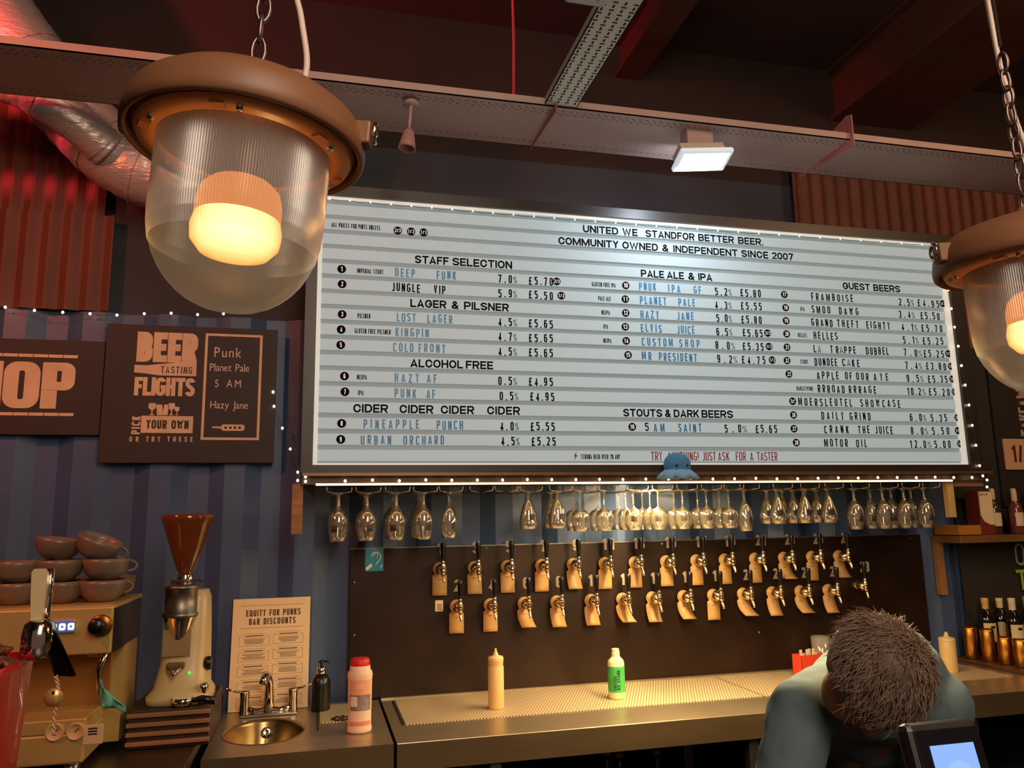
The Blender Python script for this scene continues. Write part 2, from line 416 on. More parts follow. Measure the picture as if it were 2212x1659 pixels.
def pen(poly, closed, t):
    """flat ribbon of width t along a polyline, mitred"""
    P = [Vector(p) for p in poly]
    Q = [P[0]]
    for p in P[1:]:
        if (p - Q[-1]).length > 1e-6: Q.append(p)
    if closed and (Q[0] - Q[-1]).length < 1e-6: Q.pop()
    n = len(Q); vs = []
    for i in range(n):
        d0 = (Q[i] - Q[i - 1]) if (i or closed) else (Q[1] - Q[0]); d1 = (Q[(i + 1) % n] - Q[i]) if (i < n - 1 or closed) else (Q[-1] - Q[-2])
        d0.normalize(); d1.normalize(); n0 = Vector((-d0.y, d0.x)); n1 = Vector((-d1.y, d1.x)); mm = n0 + n1
        if mm.length < .35: mm = n0
        mm.normalize(); k = min(1 / max(mm.dot(n0), .45), 1.9)
        vs += [Q[i] + mm * t / 2 * k, Q[i] - mm * t / 2 * k]
    fs = [(2 * i, 2 * i + 1, 2 * ((i + 1) % n) + 1, 2 * ((i + 1) % n)) for i in range(n if closed else n - 1)]
    return vs, fs
def sans_mb(mb, body, org, W, H, wf=.45, t=.14, ux=(1, 0, 0), uz=(0, 0, 1), nrm=(0, -1, 0), jit=0.0, gapmin=.10, each=None):
    """a word in plain grotesque capitals between org and org + W ux; wf = letter width / height, t = pen / height"""
    org = Vector(org); ux = Vector(ux); uz = Vector(uz); nrm = Vector(nrm); T = t * H
    def widths(w): return [(T if GW.get(c, 1) == 0 else max(GW.get(c, 1) * w * H, T * 1.5)) for c in body]
    ws = widths(wf); n = len(body)
    if n == 1: gap = 0; ws = [min(W, ws[0] * 1.3)]; org = org + ux * (W - ws[0]) / 2
    else:
        gap = (W - sum(ws)) / (n - 1)
        if gap < gapmin * H:
            k = (W - gapmin * H * (n - 1)) / sum(ws); ws = [q * k for q in ws]; gap = gapmin * H
            if k < .75: T *= max(k + .15, .6)
    x = 0; lay = 0
    for c, w_ in zip(body, ws):
        dz = random.uniform(-jit, jit) * H
        if each is not None: mb = MB(); each.append(mb)
        for poly, cl in strokes(c, w_, H, T):
            v, f = pen(poly, cl, T); lay += 1
            mb.add([org + ux * (x + p.x) + uz * (p.y + dz) + nrm * (.0003 + .00006 * (lay % 5) + .000004 * i) for i, p in enumerate(v)], f)
        x += w_ + gap
    return mb
def sans_letters(m, par, *a, **k):
    L = []; sans_mb(None, *a, each=L, **k)
    for q in L:
        if q.v: q.build('letter', m, par)

# ================================================================== ROOM
YW = 3.40
CT = 2.455                                                  # top of the blue container wall
def corrugated(x0, x1, z0, z1, y, pitch, depth, flat=0.28):
    mb = MB(); prof = []; x = x0
    while x < x1 - 1e-6:
        for a, d in ((0, 0), (flat, 0), (0.5, depth), (0.5 + flat, depth)):
            xx = x + a * pitch
            if xx < x1: prof.append((xx, y + d))
        x += pitch
    prof.append((x1, y))
    n = len(prof)
    vs = [(a, b, z0) for a, b in prof] + [(a, b, z1) for a, b in prof] + [(a, b + 0.004, z0) for a, b in prof] + [(a, b + 0.004, z1) for a, b in prof]
    fs = []
    for i in range(n - 1):
        fs += [(i, i + 1, n + i + 1, n + i), (2 * n + i, 3 * n + i, 3 * n + i + 1, 2 * n + i + 1), (n + i, n + i + 1, 3 * n + i + 1, 3 * n + i)]
    mb.add(vs, fs)
    return mb
struct(corrugated(-2.6, 5.4, 0, CT, YW - 0.02, 0.28, 0.034).build('wall_back', NAVY))
wr = struct(MB().box(-2.6, 5.4, YW + 0.03, YW + 0.10, CT - .1, 3.30).build('wall_rear', mat('rear wall slate', (58, 58, 64), 0.85, noise_amt=0.2, nscale=2.5)))
struct(MB().box(-2.6, 5.4, YW + 0.03, YW + 0.10, 3.30, 4.05).build('wall_rear', mat('rear wall umber', (50, 34, 30), 0.9, noise_amt=0.2, nscale=2.5)))  # upper strip of the rear wall, coloured browner and darker than the lower
struct(MB().box(3.14, 5.39, YW - 0.0235, YW - 0.0205, .905, CT).build('trim_1', mat('dark end panel', (44, 40, 32), 0.7, noise_amt=0.25, nscale=3)))
for (a, b, c, d, yy) in ((-2.55, -0.87, 2.80, 3.35, YW - .02), (-2.55, -0.829, CT, 2.86, YW - .035), (2.357, 5.35, CT, 3.40, YW - .03)):
    corrugated(a, b, c, d, yy, 0.078, 0.012, 0.15).build('corrugated_sheet', RUST, wr)
struct(MB().box(-2.7, 5.5, -2.6, YW + .1, -0.06, 0).build('floor', FLOORM))
struct(MB().box(-2.7, 5.5, -2.6, YW + .1, 4.0, 4.08).build('ceiling', CEIL))
struct(MB().box(-2.7, -2.6, -2.6, YW + .1, 0, 4.0).build('wall_left', DARKWALL))
struct(MB().box(5.4, 5.5, -2.6, YW + .1, 0, 4.0).build('wall_right', DARKWALL))
for X0, X1, z0, z1, lb in ((2.66, 3.17, 3.70, 3.998, 'wide red-brown box beam under the ceiling at upper right'),
                           (1.42, 1.56, 3.80, 3.998, 'narrow dim red-brown beam across the ceiling, right of the hanging cable tray')):
    mb = MB().box(X0, X1, -2.55, YW + .03, z0, z0 + 0.02).box(X0 + .04, X1 - .04, -2.55, YW + .03, z0 + .02, z1 - .02).box(X0, X1, -2.55, YW + .03, z1 - .02, z1)
    tag(mb.build('ceiling_beam', BEAM), lb, 'beam')

# ================================================================== BULKHEAD AND MENU BOARD
YB = 3.0
bx0, bx1, bz0, bz1 = -0.0135, 2.886, 1.810, 2.862
bh = thing('bulkhead', 'long black bulkhead box above the taps with a warm light strip along its lower edge', 'bulkhead', (1.45, 3.2, 1.735))
MB().box(-0.055, 3.01, YB + .035, YW - .025, 1.745, 2.91).build('carcass', BLACKFRAME, bh)
fa_ = thing('fascia', 'narrow bronze-edged black fascia with glowing strip below the letter board', 'fascia', (1.45, 3.0, 1.736))
MB().box(-0.05, 3.005, YB - .022, YB + .034, 1.770, 1.7815).build('rail', mat('rail bronze', (120, 92, 66), .35, metal=.6), fa_)
MB().box(-0.05, 3.005, YB + .012, YB + .034, 1.740, 1.768).build('face', DARKFACE, fa_)
MB().box(0.0, 2.80, YB + .004, YB + .012, 1.736, 1.743).build('light_strip', LED, fa_, label='glowing warm white light strip')
mb = MB().bbox(-0.085, -0.045, YB + .04, YB + .07, 1.56, 1.744, .002); tag(mb.build('hanging_post', WOOD), 'short brown timber post under the left end of the fascia', 'post')
mb = MB().bbox(2.80, 2.835, YB + .04, YB + .07, 1.575, 1.744, .002); tag(mb.build('hanging_post', mat('pale timber', (190, 158, 96), .6)), 'short pale timber post under the right end of the fascia', 'post')
MB().box(2.84, 3.0, YB + .04, YB + .06, 1.715, 1.745).build('corner_rail', WOOD, bh)

board = thing('menu_board', 'large white backlit letter board listing beers and prices in black and blue letters', 'menu board', (1.44, YB, bz0))
fr = MB()
fw = 0.042
fr.box(bx0 - fw, bx1 + fw + .07, YB - .02, YB + .034, bz0 - .0275, bz0).box(bx0 - fw, bx1 + fw, YB - .02, YB + .034, bz1, bz1 + fw)
fr.box(bx0 - fw, bx0, YB - .02, YB + .034, bz0, bz1).box(bx1, bx1 + fw + .03, YB - .02, YB + .034, bz0, bz1)
fr.build('frame', BLACKFRAME, board)
MB().box(bx0, bx1, YB + .004, YB + .03, bz0, bz1).build('backing', BANDM, board, label='grey recessed letter tracks')
tw = 0.016
tr = MB().box(bx0, bx1, YB - .006, YB + .004, bz0, bz0 + .007).box(bx0, bx1, YB - .006, YB + .004, bz1 - .012, bz1)
tr.box(bx0, bx0 + tw, YB - .006, YB + .004, bz0 + .007, bz1 - .012).box(bx1 - .03, bx1, YB - .006, YB + .004, bz0 + .007, bz1 - .012)
tr.build('edge_trim', TRIMW, board)
P0, PITCH = 2.848, 0.06012
def base(k): return P0 - PITCH * k
for k in range(1, 18):
    ztop = base(k - 1) - 0.0185; zbot = base(k)
    MB().box(bx0 + tw, bx1 - .03, YB - .003, YB + .004, zbot, ztop).build('row_strip', WHITEBOARD, board)
MB().box(bx0 + tw, bx1 - .03, YB - .003, YB + .004, base(0), bz1 - .012).build('row_strip', WHITEBOARD, board)
ST = {'H': (INKK, 0.0325, .20, .86, 0), 'B': (INKB, 0.0345, .15, .40, .05), 'K': (INKK, 0.0345, .15, .40, .05), 'S': (INKK, 0.0190, .14, .38, 0),
      'R': (INKR, 0.0365, .115, .38, 0), 'G': (INKG, 0.032, .07, .40, 0), 'P': (INKK, 0.0345, .155, .40, .04)}
LABT = {'B': 'blue letters', 'R': 'dark red letters', 'S': 'small condensed black letters', 'H': 'wide bold black letters'}
def word(row, st, body, x0, x1, dz=0.002):
    m, H, pw, wf, j = ST[st]
    z = base(row) + dz + (0.006 if st == 'S' else 0)
    X0 = xat(x0, YB, z); X1 = xat(x1, YB, z)
    mb = sans_mb(MB(), body, (X0, YB - .0032, z), X1 - X0, H, wf, pw, jit=j)
    o = mb.build('lettering', m, board)
    if st in LABT: o['label'] = LABT[st]
def price(row, s, x0, x1, dz=0.0):
    if s.endswith('%'):
        cut = x0 + (x1 - x0) * 0.74
        word(row, 'P', s[:-1], x0, cut, dz); word(row, 'G', '%', cut + 3, x1, dz)
    else: word(row, 'P', s, x0, x1, dz)
def disc(row, s, x, dz=0.020, rot=0):
    z = base(row) + dz; X = xat(x, YB, z); r = 0.0165
    d = MB().lathe([(0, .0), (r, .0), (r, .0015), (0, .0015)], 24, (X, YB - .0033, z), Matrix.Rotation(PI / 2, 4, 'X'), smooth=False).build('number_disc', INKK, board)
    H = 0.019 if len(s) < 3 else 0.015
    Wd = {1: 0.0075, 2: 0.017, 3: 0.024}[len(s)]
    a = rot; ux = Vector((math.cos(a), 0, math.sin(a))); uz = Vector((-math.sin(a), 0, math.cos(a)))
    o = Vector((X, YB - .0050, z)) - ux * Wd / 2 - uz * H / 2
    sans_mb(MB(), s, o, Wd, H, .48, .17, ux, uz, gapmin=.08).build('number', WHITEINK, d)
def words(row, st, *a):
    for i in range(0, len(a), 3): word(row, st, a[i], a[i + 1], a[i + 2])
words(1, 'H', 'UNITED', 1259, 1335, 'WE', 1344, 1377, 'STANDFOR', 1394, 1500, 'BETTER', 1508, 1585, 'BEER.', 1594, 1648)
words(2, 'H', 'COMMUNITY', 1206, 1336, 'OWNED', 1344, 1421, '&', 1430, 1444, 'INDEPENDENT', 1454, 1593, 'SINCE', 1601, 1659, '2007', 1667, 1713)
words(2, 'S', 'ALL PRICES FOR PINTS UNLESS', 716, 821)
for s, x in (('2/3', 859), ('1/2', 888), ('1/3', 915)): disc(2, s, x, 0.012)
words(4, 'H', 'STAFF', 896, 969, 'SELECTION', 977, 1106, 'PALE', 1384, 1434, 'ALE', 1440, 1477, '&', 1486, 1500, 'IPA', 1508, 1538, 'GUEST', 1820, 1879, 'BEERS', 1886, 1944)
words(7, 'H', 'LAGER', 886, 964, '&', 975, 991, 'PILSNER', 1002, 1099)
words(11, 'H', 'ALCOHOL', 886, 1000, 'FREE', 1006, 1065)
words(14, 'H', 'CIDER', 763, 838, 'CIDER', 863, 936, 'CIDER', 952, 1024, 'CIDER', 1052, 1123, 'STOUTS', 1346, 1430, '&', 1436, 1449, 'DARK', 1455, 1510, 'BEERS', 1515, 1583)
words(5, 'S', 'IMPERIAL STOUT', 771, 828, 'GLUTEN FREE IPA', 1278, 1329)
words(5, 'B', 'DEEP', 853, 896, 'FUNK', 943, 985, 'PNUK', 1380, 1417, 'IPA', 1443, 1469, 'GF', 1498, 1514)
words(5, 'K', 'FRAMBOISE', 1752, 1842)
words(6, 'K', 'JUNGLE', 846, 907, 'VIP', 937, 962, 'SMOO', 1753, 1793, 'DAWG', 1812, 1854)
words(6, 'S', 'PALE ALE', 1292, 1319, 'IPA', 1728, 1737)
words(6, 'B', 'PLANET', 1382, 1439, 'PALE', 1465, 1501)
words(7, 'S', 'NEIPA', 1299, 1317); words(7, 'B', 'HAZY', 1383, 1423, 'JANE', 1462, 1498)
words(7, 'K', 'GRAND', 1752, 1798, 'THEFT', 1808, 1854, 'EIGHTY', 1871, 1922)
words(8, 'S', 'PILSNER', 772, 800, 'IPA', 1303, 1313, 'HELLES', 1723, 1742)
words(8, 'B', 'LOST', 857, 898, 'LAGER', 923, 977, 'ELVIS', 1384, 1429, 'JUICE', 1462, 1500); words(8, 'K', 'HELLES', 1757, 1809)
words(9, 'S', 'GLUTEN FREE', 766, 811, 'PILSNER', 815, 844, 'NEIPA', 1303, 1320)
words(9, 'B', 'KINGPIN', 854, 926, 'CUSTOM', 1386, 1453, 'SHOP', 1467, 1511)
words(9, 'K', 'L', 1757, 1763, 'TR', 1793, 1811, 'PPE', 1823, 1848, 'DUBBEL', 1870, 1919); words(9, 'B', 'A', 1766, 1773, 'A', 1813, 1821)
words(10, 'B', 'COLD', 849, 893, 'FRONT', 904, 962, 'MR', 1386, 1407, 'PRESIDENT', 1423, 1505)
words(10, 'S', 'STOUT', 1728, 1745); words(10, 'K', 'DUNDEE', 1759, 1808, 'C', 1819, 1826, 'KE', 1840, 1856); words(10, 'B', 'A', 1829, 1837)
words(11, 'K', 'APPLE', 1764, 1811, 'OF', 1825, 1840, 'OUR', 1849, 1876, 'AYE', 1887, 1918)
words(12, 'S', 'NEIPA', 771, 792, 'BARLEYWINE', 1720, 1756); words(12, 'B', 'HAZY', 852, 905, 'AF', 922, 943)
words(12, 'K', 'RRROAD', 1766, 1824, 'RRRAGE', 1833, 1892)
words(13, 'S', 'IPA', 773, 785); words(13, 'B', 'PUNK', 852, 899, 'AF', 921, 940); words(13, 'K', 'MOERSLEUTEL', 1724, 1840, 'SHOWCASE', 1858, 1944)
words(14, 'K', 'DAILY', 1774, 1822, 'GRIND', 1835, 1880)
words(15, 'B', 'PINEAPPLE', 785, 905, 'PUNCH', 943, 1000, 'AM', 1412, 1435, 'SAINT', 1465, 1515); words(15, 'K', '5', 1393, 1401, 'CRANK', 1780, 1833, 'THE', 1853, 1878, 'JUICE', 1890, 1928)
words(16, 'B', 'URBAN', 779, 845, 'ORCHARD', 871, 959); words(16, 'K', 'MOTOR', 1780, 1831, 'OIL', 1849, 1872)
words(17, 'S', 'STRONG BEER OVER 7% ABV', 1255, 1339)
words(17, 'R', 'TRY', 1406, 1430, 'ANYTHING!', 1442, 1509, 'JUST', 1517, 1546, 'ASK', 1551, 1575, 'FOR', 1589, 1611, 'A', 1620, 1627, 'TASTER', 1635, 1679)
zb = base(17) + 0.006; xb = xat(1243, YB, zb)
MB().prism([(xb + .004, zb + .032), (xb - .008, zb + .012), (xb - .001, zb + .013), (xb - .006, zb - .004), (xb + .008, zb + .018), (xb + .001, zb + .018)], YB - .0045, YB - .003).build('bolt_symbol', INKR, board)
for row, a, b in ((5, '7.0%', '£5.70'), (6, '5.9%', '£5.50'), (8, '4.5%', '£5.65'), (9, '4.7%', '£5.65'), (10, '4.5%', '£5.65'), (12, '0.5%', '£4.95'), (13, '0.5%', '£4.95'), (15, '4.0%', '£5.55'), (16, '4.5%', '£5.25')):
    o = {13: 3, 15: 4, 16: 6}.get(row, 0)
    price(row, a, 1076 + o, 1116 + o); price(row, b, 1142 + o, 1194 + o)
for row, a, b, x0, x1, x2, x3 in ((5, '5.2%', '£5.80', 1544, 1580, 1599, 1643), (6, '4.3%', '£5.55', 1544, 1580, 1600, 1645), (7, '5.0%', '£5.80', 1547, 1580, 1601, 1645),
        (8, '6.5%', '£5.65', 1547, 1581, 1604, 1647), (9, '8.0%', '£5.35', 1545, 1587, 1604, 1649), (10, '9.2%', '£4.75', 1549, 1592, 1602, 1653), (15, '5.0%', '£5.65', 1565, 1613, 1632, 1678),
        (5, '2.5%', '£4.95', 1941, 1973, 1982, 2028), (6, '3.4%', '£5.50', 1941, 1975, 1988, 2029), (7, '4.1%', '£5.70', 1947, 1981, 1990, 2035), (8, '5.1%', '£5.25', 1950, 1983, 1993, 2037),
        (9, '7.0%', '£5.25', 1952, 1991, 1995, 2038), (10, '7.4%', '£3.80', 1955, 1991, 2000, 2043), (11, '9.5%', '£5.35', 1958, 1994, 2004, 2046), (12, '10.2%', '£5.20', 1960, 1999, 2006, 2051),
        (14, '6.0%', '5.35', 1965, 2000, 2010, 2045), (15, '8.0%', '5.50', 1967, 2004, 2013, 2050), (16, '12.0%', '5.00', 1966, 2012, 2018, 2053)):
    price(row, a, x0, x1); price(row, b, x2, x3)
for row, s, x in ((5, '1', 738), (6, '2', 739), (8, '3', 739), (9, '4', 737), (10, '5', 736), (12, '6', 744), (13, '7', 745), (15, '8', 738), (16, '9', 736),
                  (5, '10', 1351), (6, '11', 1350), (7, '12', 1351), (8, '13', 1350), (9, '14', 1352), (10, '15', 1356), (15, '16', 1365),
                  (5, '17', 1693), (6, '18', 1696), (7, '19', 1697), (8, '20', 1698), (9, '21', 1699), (10, '22', 1699), (11, '23', 1703), (14, '26', 1713), (15, '27', 1714), (16, '28', 1719),
                  (5, '2/3', 1202), (6, '1/2', 1212), (8, '2/3', 1657), (9, '1/2', 1660), (10, '1/2', 1667), (5, '1/2', 2035), (9, '1/2', 2047), (10, '1/2', 2053), (11, '1/2', 2056),
                  (12, '1/2', 2061), (14, '2/3', 2067), (15, '1/2', 2068), (16, '1/2', 2073)):
    disc(row, s, x)
disc(13, '24', 1711, rot=-PI / 2)

# ------------------------------------------------------------------ fairy lights
def fairy(label, pts, Y, br=.0048):
    P = [at(x, y, Y=Y) for x, y in pts]
    t = thing('string_lights', label, 'string lights', P[0])
    path = []
    for a, b in zip(P, P[1:]):
        path += [a, (a + b) / 2 - Vector((0, 0, 0.0035))]
    path.append(P[-1])
    MB().tube(path, 0.0011, 5).build('wire', COPPER, t)
    for i, p in enumerate(P):
        MB().ell(p - Vector((0, .003, 0)), br, br, br * 1.2, 10, 6).build('bulb', BULB, t)
    return t
fairy('string of fairy lights draped along the left wall above the black signs',
      [(-50, 660), (12, 664), (75, 671), (136, 675), (195, 678), (253, 681), (312, 678), (370, 677), (427, 680), (483, 678)], 3.345)
fairy('short string of fairy lights slanting down the blue wall beside the board\'s left edge',
      [(590, 847), (592, 878), (610, 925), (627, 970), (643, 1020), (643, 1038)], 3.345)
n = 31
top = []
for i in range(n):
    x = 712 + (2035 - 712) * (i / (n - 1)) ** 1.0
    y = 430 + (x - 712) * 0.0765 + 4.5 * math.sin(PI * i / (n - 1))
    top.append((x, y))
fairy('string of fairy lights along the top edge of the letter board', top, 2.985, .0028)
fairy('string of fairy lights down the right edge of the letter board',
      [(2036, 548), (2041, 586), (2048, 626), (2054, 667), (2061, 707), (2069, 748), (2076, 790), (2084, 832), (2092, 875), (2099, 919), (2107, 962), (2115, 1006), (2122, 1028), (2131, 1037), (2131, 1052)], 2.975)
bot = [(660, 1030), (660, 1040)] + [(xat(0, 1, 1) * 0 + 0, 0)] * 0
pts = []
X = 0.105
while X < 2.95:
    q = RM.transposed() @ (Vector((X, 2.99, 1.752)) - CAMPOS)
    pts.append((CX - F * q[0] / q[2], CY + F * q[1] / q[2] + random.uniform(-1.2, 1.2))); X += 0.0995
fairy('long string of fairy lights along the fascia under the letter board', bot + pts, 2.99)

# ================================================================== BLUE PLUSH OCTOPUS
oc = thing('plush_octopus', 'small light-blue plush octopus clipped over the fascia edge under the letter board', 'soft toy', (1.415, 2.934, 1.757))
PL = mat('blue plush', (70, 130, 178), 0.95, noise_amt=0.15, nscale=60, bump=0.3); PL2 = mat('pale blue plush', (120, 165, 200), 0.95, noise_amt=0.1, nscale=60)
mb = MB(); mb.lathe([(0, .098), (.02, .096), (.038, .088), (.052, .072), (.058, .05), (.055, .028), (.046, .012), (.03, .006), (0, .004)], 24, (1.415, 2.934, 1.757), Matrix.Diagonal((1, .62, 1, 1))); mb.build('head', PL, oc)
mb = MB(); vs = []; fs = []; nn = 64; rings = [(.040, .022, 0), (.060, .016, .002), (.078, .006, .006), (.095, -.004, .014), (.088, -.012, .012), (.05, -.004, .004), (0, 0, 0)]
for (r, z, wv) in rings:
    for i in range(nn):
        a = 2 * PI * i / nn; lob = abs(math.cos(a * 4)) ** .6
        rr = r * (0.82 + 0.18 * lob) if r > .045 else r
        vs.append((1.415 + rr * math.cos(a), 2.934 + rr * .62 * math.sin(a) * (1 if math.sin(a) < 0 else .45), 1.761 + z - wv * lob + .010))
for j in range(len(rings) - 1):
    for i in range(nn): fs.append((j * nn + i, j * nn + (i + 1) % nn, (j + 1) * nn + (i + 1) % nn, (j + 1) * nn + i))
mb.add(vs, fs, True); mb.build('tentacles', PL2, oc)
for dx in (-.018, .028):
    MB().ell((1.415 + dx, 2.934 - .0345 + abs(dx) * .15, 1.802), .0065, .004, .0065, 10, 6).build('eye', BLACKP, oc)

# ================================================================== GLASS RACKS AND GLASSES
GP = {'tulip': [(0, .182), (.030, .182), (.033, .180), (.012, .174), (.0065, .168), (.0075, .135), (.014, .122), (.028, .108), (.036, .088), (.0385, .066), (.036, .040), (.031, .016), (.029, .0), (.0275, .0), (.030, .02), (.034, .04), (.0365, .066), (.034, .088), (.022, .108), (0, .118)],
      'small': [(0, .178), (.028, .178), (.030, .176), (.010, .171), (.006, .165), (.006, .132), (.013, .120), (.024, .104), (.030, .082), (.0315, .055), (.030, .025), (.0285, 0), (.027, 0), (.0285, .025), (.030, .055), (.0285, .082), (.018, .106), (0, .116)],
      'cone': [(0, .150), (.030, .150), (.032, .148), (.012, .143), (.007, .138), (.0065, .128), (.012, .114), (.022, .090), (.031, .060), (.036, .030), (.034, 0), (.0325, 0), (.0345, .03), (.029, .06), (.019, .09), (0, .112)],
      'wine': [(0, .164), (.030, .164), (.032, .162), (.009, .158), (.0042, .152), (.0036, .098), (.008, .090), (.026, .082), (.035, .070), (.037, .056), (.034, .025), (.030, 0), (.0285, 0), (.0325, .025), (.0355, .056), (.032, .070), (.02, .080), (0, .085)]}
NAMES = {'tulip': 'tulip-shaped stemmed beer glass', 'small': 'slim short-stemmed beer glass', 'cone': 'conical short-stemmed tasting glass', 'wine': 'long-stemmed wine glass'}
PROTO = {}
def make_glass(kind):
    t = thing('wine_glass' if kind == 'wine' else 'beer_glass', NAMES[kind], 'glass')
    pr = GP[kind]
    cut = next(i for i, p in enumerate(pr) if i > 3 and p[0] < .008 and pr[i + 1][0] > .0065 and i + 1 < len(pr) and p[1] < .17 and pr[i + 1][1] < p[1] - .005 and pr[i + 1][0] > p[0])
    MB().lathe(pr[:cut + 1], 20).build('foot_and_stem', GLASS, t)
    MB().lathe(pr[cut:], 24).build('bowl', GLASS, t)
    z0 = .034; r = {'tulip': .0362, 'small': .0308, 'cone': .0362, 'wine': .0358}[kind]
    MB().lathe([(r * .985, z0), (r * 1.01, z0 + .012), (r * 1.01, z0 + .024)], 8, a0=-PI / 2 - .35, a1=-PI / 2 + .35).build('printed_badge', PRINT, t)
    return t
def rack_x(px): return xat(px, 3.09, 1.62)
racks = [('tulip', 731, 3), ('tulip', 793, 3), ('tulip', 856, 3), ('tulip', 915, 3), ('small', 970, 1), (None, 1035, 0), (None, 1088, 0), ('cone', 1141, 1), ('cone', 1204, 2),
         ('wine', 1254, 2), ('wine', 1306, 2), ('wine', 1369, 3), ('wine', 1422, 3), ('wine', 1475, 2), ('wine', 1527, 2), ('wine', 1575, 2), ('small', 1609, 1),
         ('cone', 1680, 2), ('cone', 1738, 3), ('cone', 1790, 3), ('tulip', 1846, 1), ('tulip', 1908, 2), ('tulip', 1954, 2), ('tulip', 1998, 2)]
rk0 = None
POSN = {1: [''], 2: ['front', 'rear'], 3: ['front', 'middle', 'rear']}
for i, (kind, px, cnt) in enumerate(racks):
    X = rack_x(px)
    if rk0 is None:
        rk = thing('glass_rack', '', 'glass rack', (0, 0, 1.70))
        for s in (-1, 1):
            MB().tube([(s * .046, 3.037, 1.744), (s * .046, 3.037, 1.720), (s * .043, 3.037, 1.713), (s * .013, 3.042, 1.709), (s * .012, 3.06, 1.709), (s * .012, 3.35, 1.709), (s * .013, 3.36, 1.713), (s * .013, 3.36, 1.744)], .0019, 6).build('wire', WIRE, rk)
        rk0 = rk
    else: rk = copy_tree(rk0)
    rk.location = (X, 0, 1.70)
    if i: pass
    rk['label'] = 'wire glass rack under the bulkhead, %s from the left%s' % (ORD[i], ', empty' if cnt == 0 else '')
    rk['group'] = 'wire glass racks under the bulkhead'
    for j in range(cnt):
        if kind not in PROTO: g = PROTO[kind] = make_glass(kind)
        else: g = copy_tree(PROTO[kind])
        top = GP[kind][0][1]
        g.location = (X, 3.09 + .082 * j, 1.7125 - top)
        g.rotation_euler.z = random.uniform(-.5, .5)
        g['group'] = 'upturned glasses hanging in the racks'
        g['label'] = '%s hanging %sin the %s rack from the left' % (NAMES[kind], (POSN[cnt][j] + 'most ' if cnt > 1 else 'alone ').replace('middlemost', 'in the middle'), ORD[i])

# ================================================================== TAP PANEL AND TAPS
YP = 3.355
panel = thing('tap_backboard', 'wide dark metal sheet on the blue wall carrying two rows of beer taps', 'tap panel', (1.5, YP, .9))
MB().bbox(0.144, 2.90, YP, YP + .02, .905, 1.493, .002).build('sheet', PANELM, panel)
MB().box(0.144, 2.90, YP - .003, YP + .004, 1.4915, 1.4955).build('top_edge', STEELD, panel)
for (x, y) in ((765, 1258), (765, 1372), (1966, 1163), (1430, 1150 + 25), (1050, 1184), (1640, 1366)):
    p = at(x, y, Y=YP)
    if .15 < p.x < 2.89 and p.z < 1.488:
        MB().lathe([(0, .0), (.006, .0), (.004, .003), (0, .0035)], 12, (p.x, YP, p.z), Matrix.Rotation(PI / 2, 4, 'X')).build('screw', STEELD, panel)
NUMG = mat('stencil grey', (158, 144, 132), .7)
upx = [957, 1033, 1105, 1180, 1249, 1318, 1384, 1452, 1518, 1580, 1646, 1709, 1770, 1829]
lpx = [994, 1068, 1142, 1213, 1288, 1357, 1422, 1490, 1555, 1620, 1684, 1745, 1806, 1875]
def tag_mesh(curl, twist, wd=.0305):
    mb = MB(); pts = []
    for i in range(17):
        a = PI * 1.18 - 2 * PI * .68 * i / 16 + PI * .0
        pts.append((.0235 * math.cos(a), .0235 * math.sin(a)))
    pts = [(-.0235 * math.cos(t), .0235 * math.sin(t)) for t in [(-.6 + (PI + 1.2) * i / 14) for i in range(15)]]
    prof = [(x, z) for x, z in pts]
    # outline downwards: shoulders and foot, in slices so the foot can curl forward
    zs = [-.028, -.040, -.055, -.075, -.095, -.108]
    left = [(-wd * (.78 if z > -.03 else 1), z) for z in zs]; right = [(-x, z) for x, z in left]
    vs = []; fs = []
    allz = sorted(set([round(z, 4) for x, z in prof if z > -.02]), reverse=True)
    rows = []
    for k in range(8):
        z = .0275 * math.cos(PI * k / 8 * .80); x = .0285 * math.sin(max(PI * k / 8 * .80, .15)); rows.append((x, z))
    rows.append((wd * .70, -.022)); rows += [(wd * (.98 if z > -.03 else 1), z) for z in zs]
    y = 0
    for (x, z) in rows:
        t = max(0, (-z - .03) / .08); yy = -curl * t * t; xs = twist * t * t
        dzz = curl * .35 * t * t
        vs += [(-x + xs, yy, z + dzz), (x + xs, yy - twist * t * .6, z + dzz), (-x + xs, yy + .0012, z + dzz), (x + xs, yy + .0012 - twist * t * .6, z + dzz)]
    for k in range(len(rows) - 1):
        a = 4 * k; b = a + 4
        fs += [(a, a + 1, b + 1, b), (a + 2, b + 2, b + 3, a + 3), (a, b, b + 2, a + 2), (a + 1, a + 3, b + 3, b + 1)]
    e = 4 * (len(rows) - 1)
    fs += [(e, e + 1, e + 3, e + 2), (0, 2, 3, 1)]
    mb.add(vs, fs, True)
    return mb
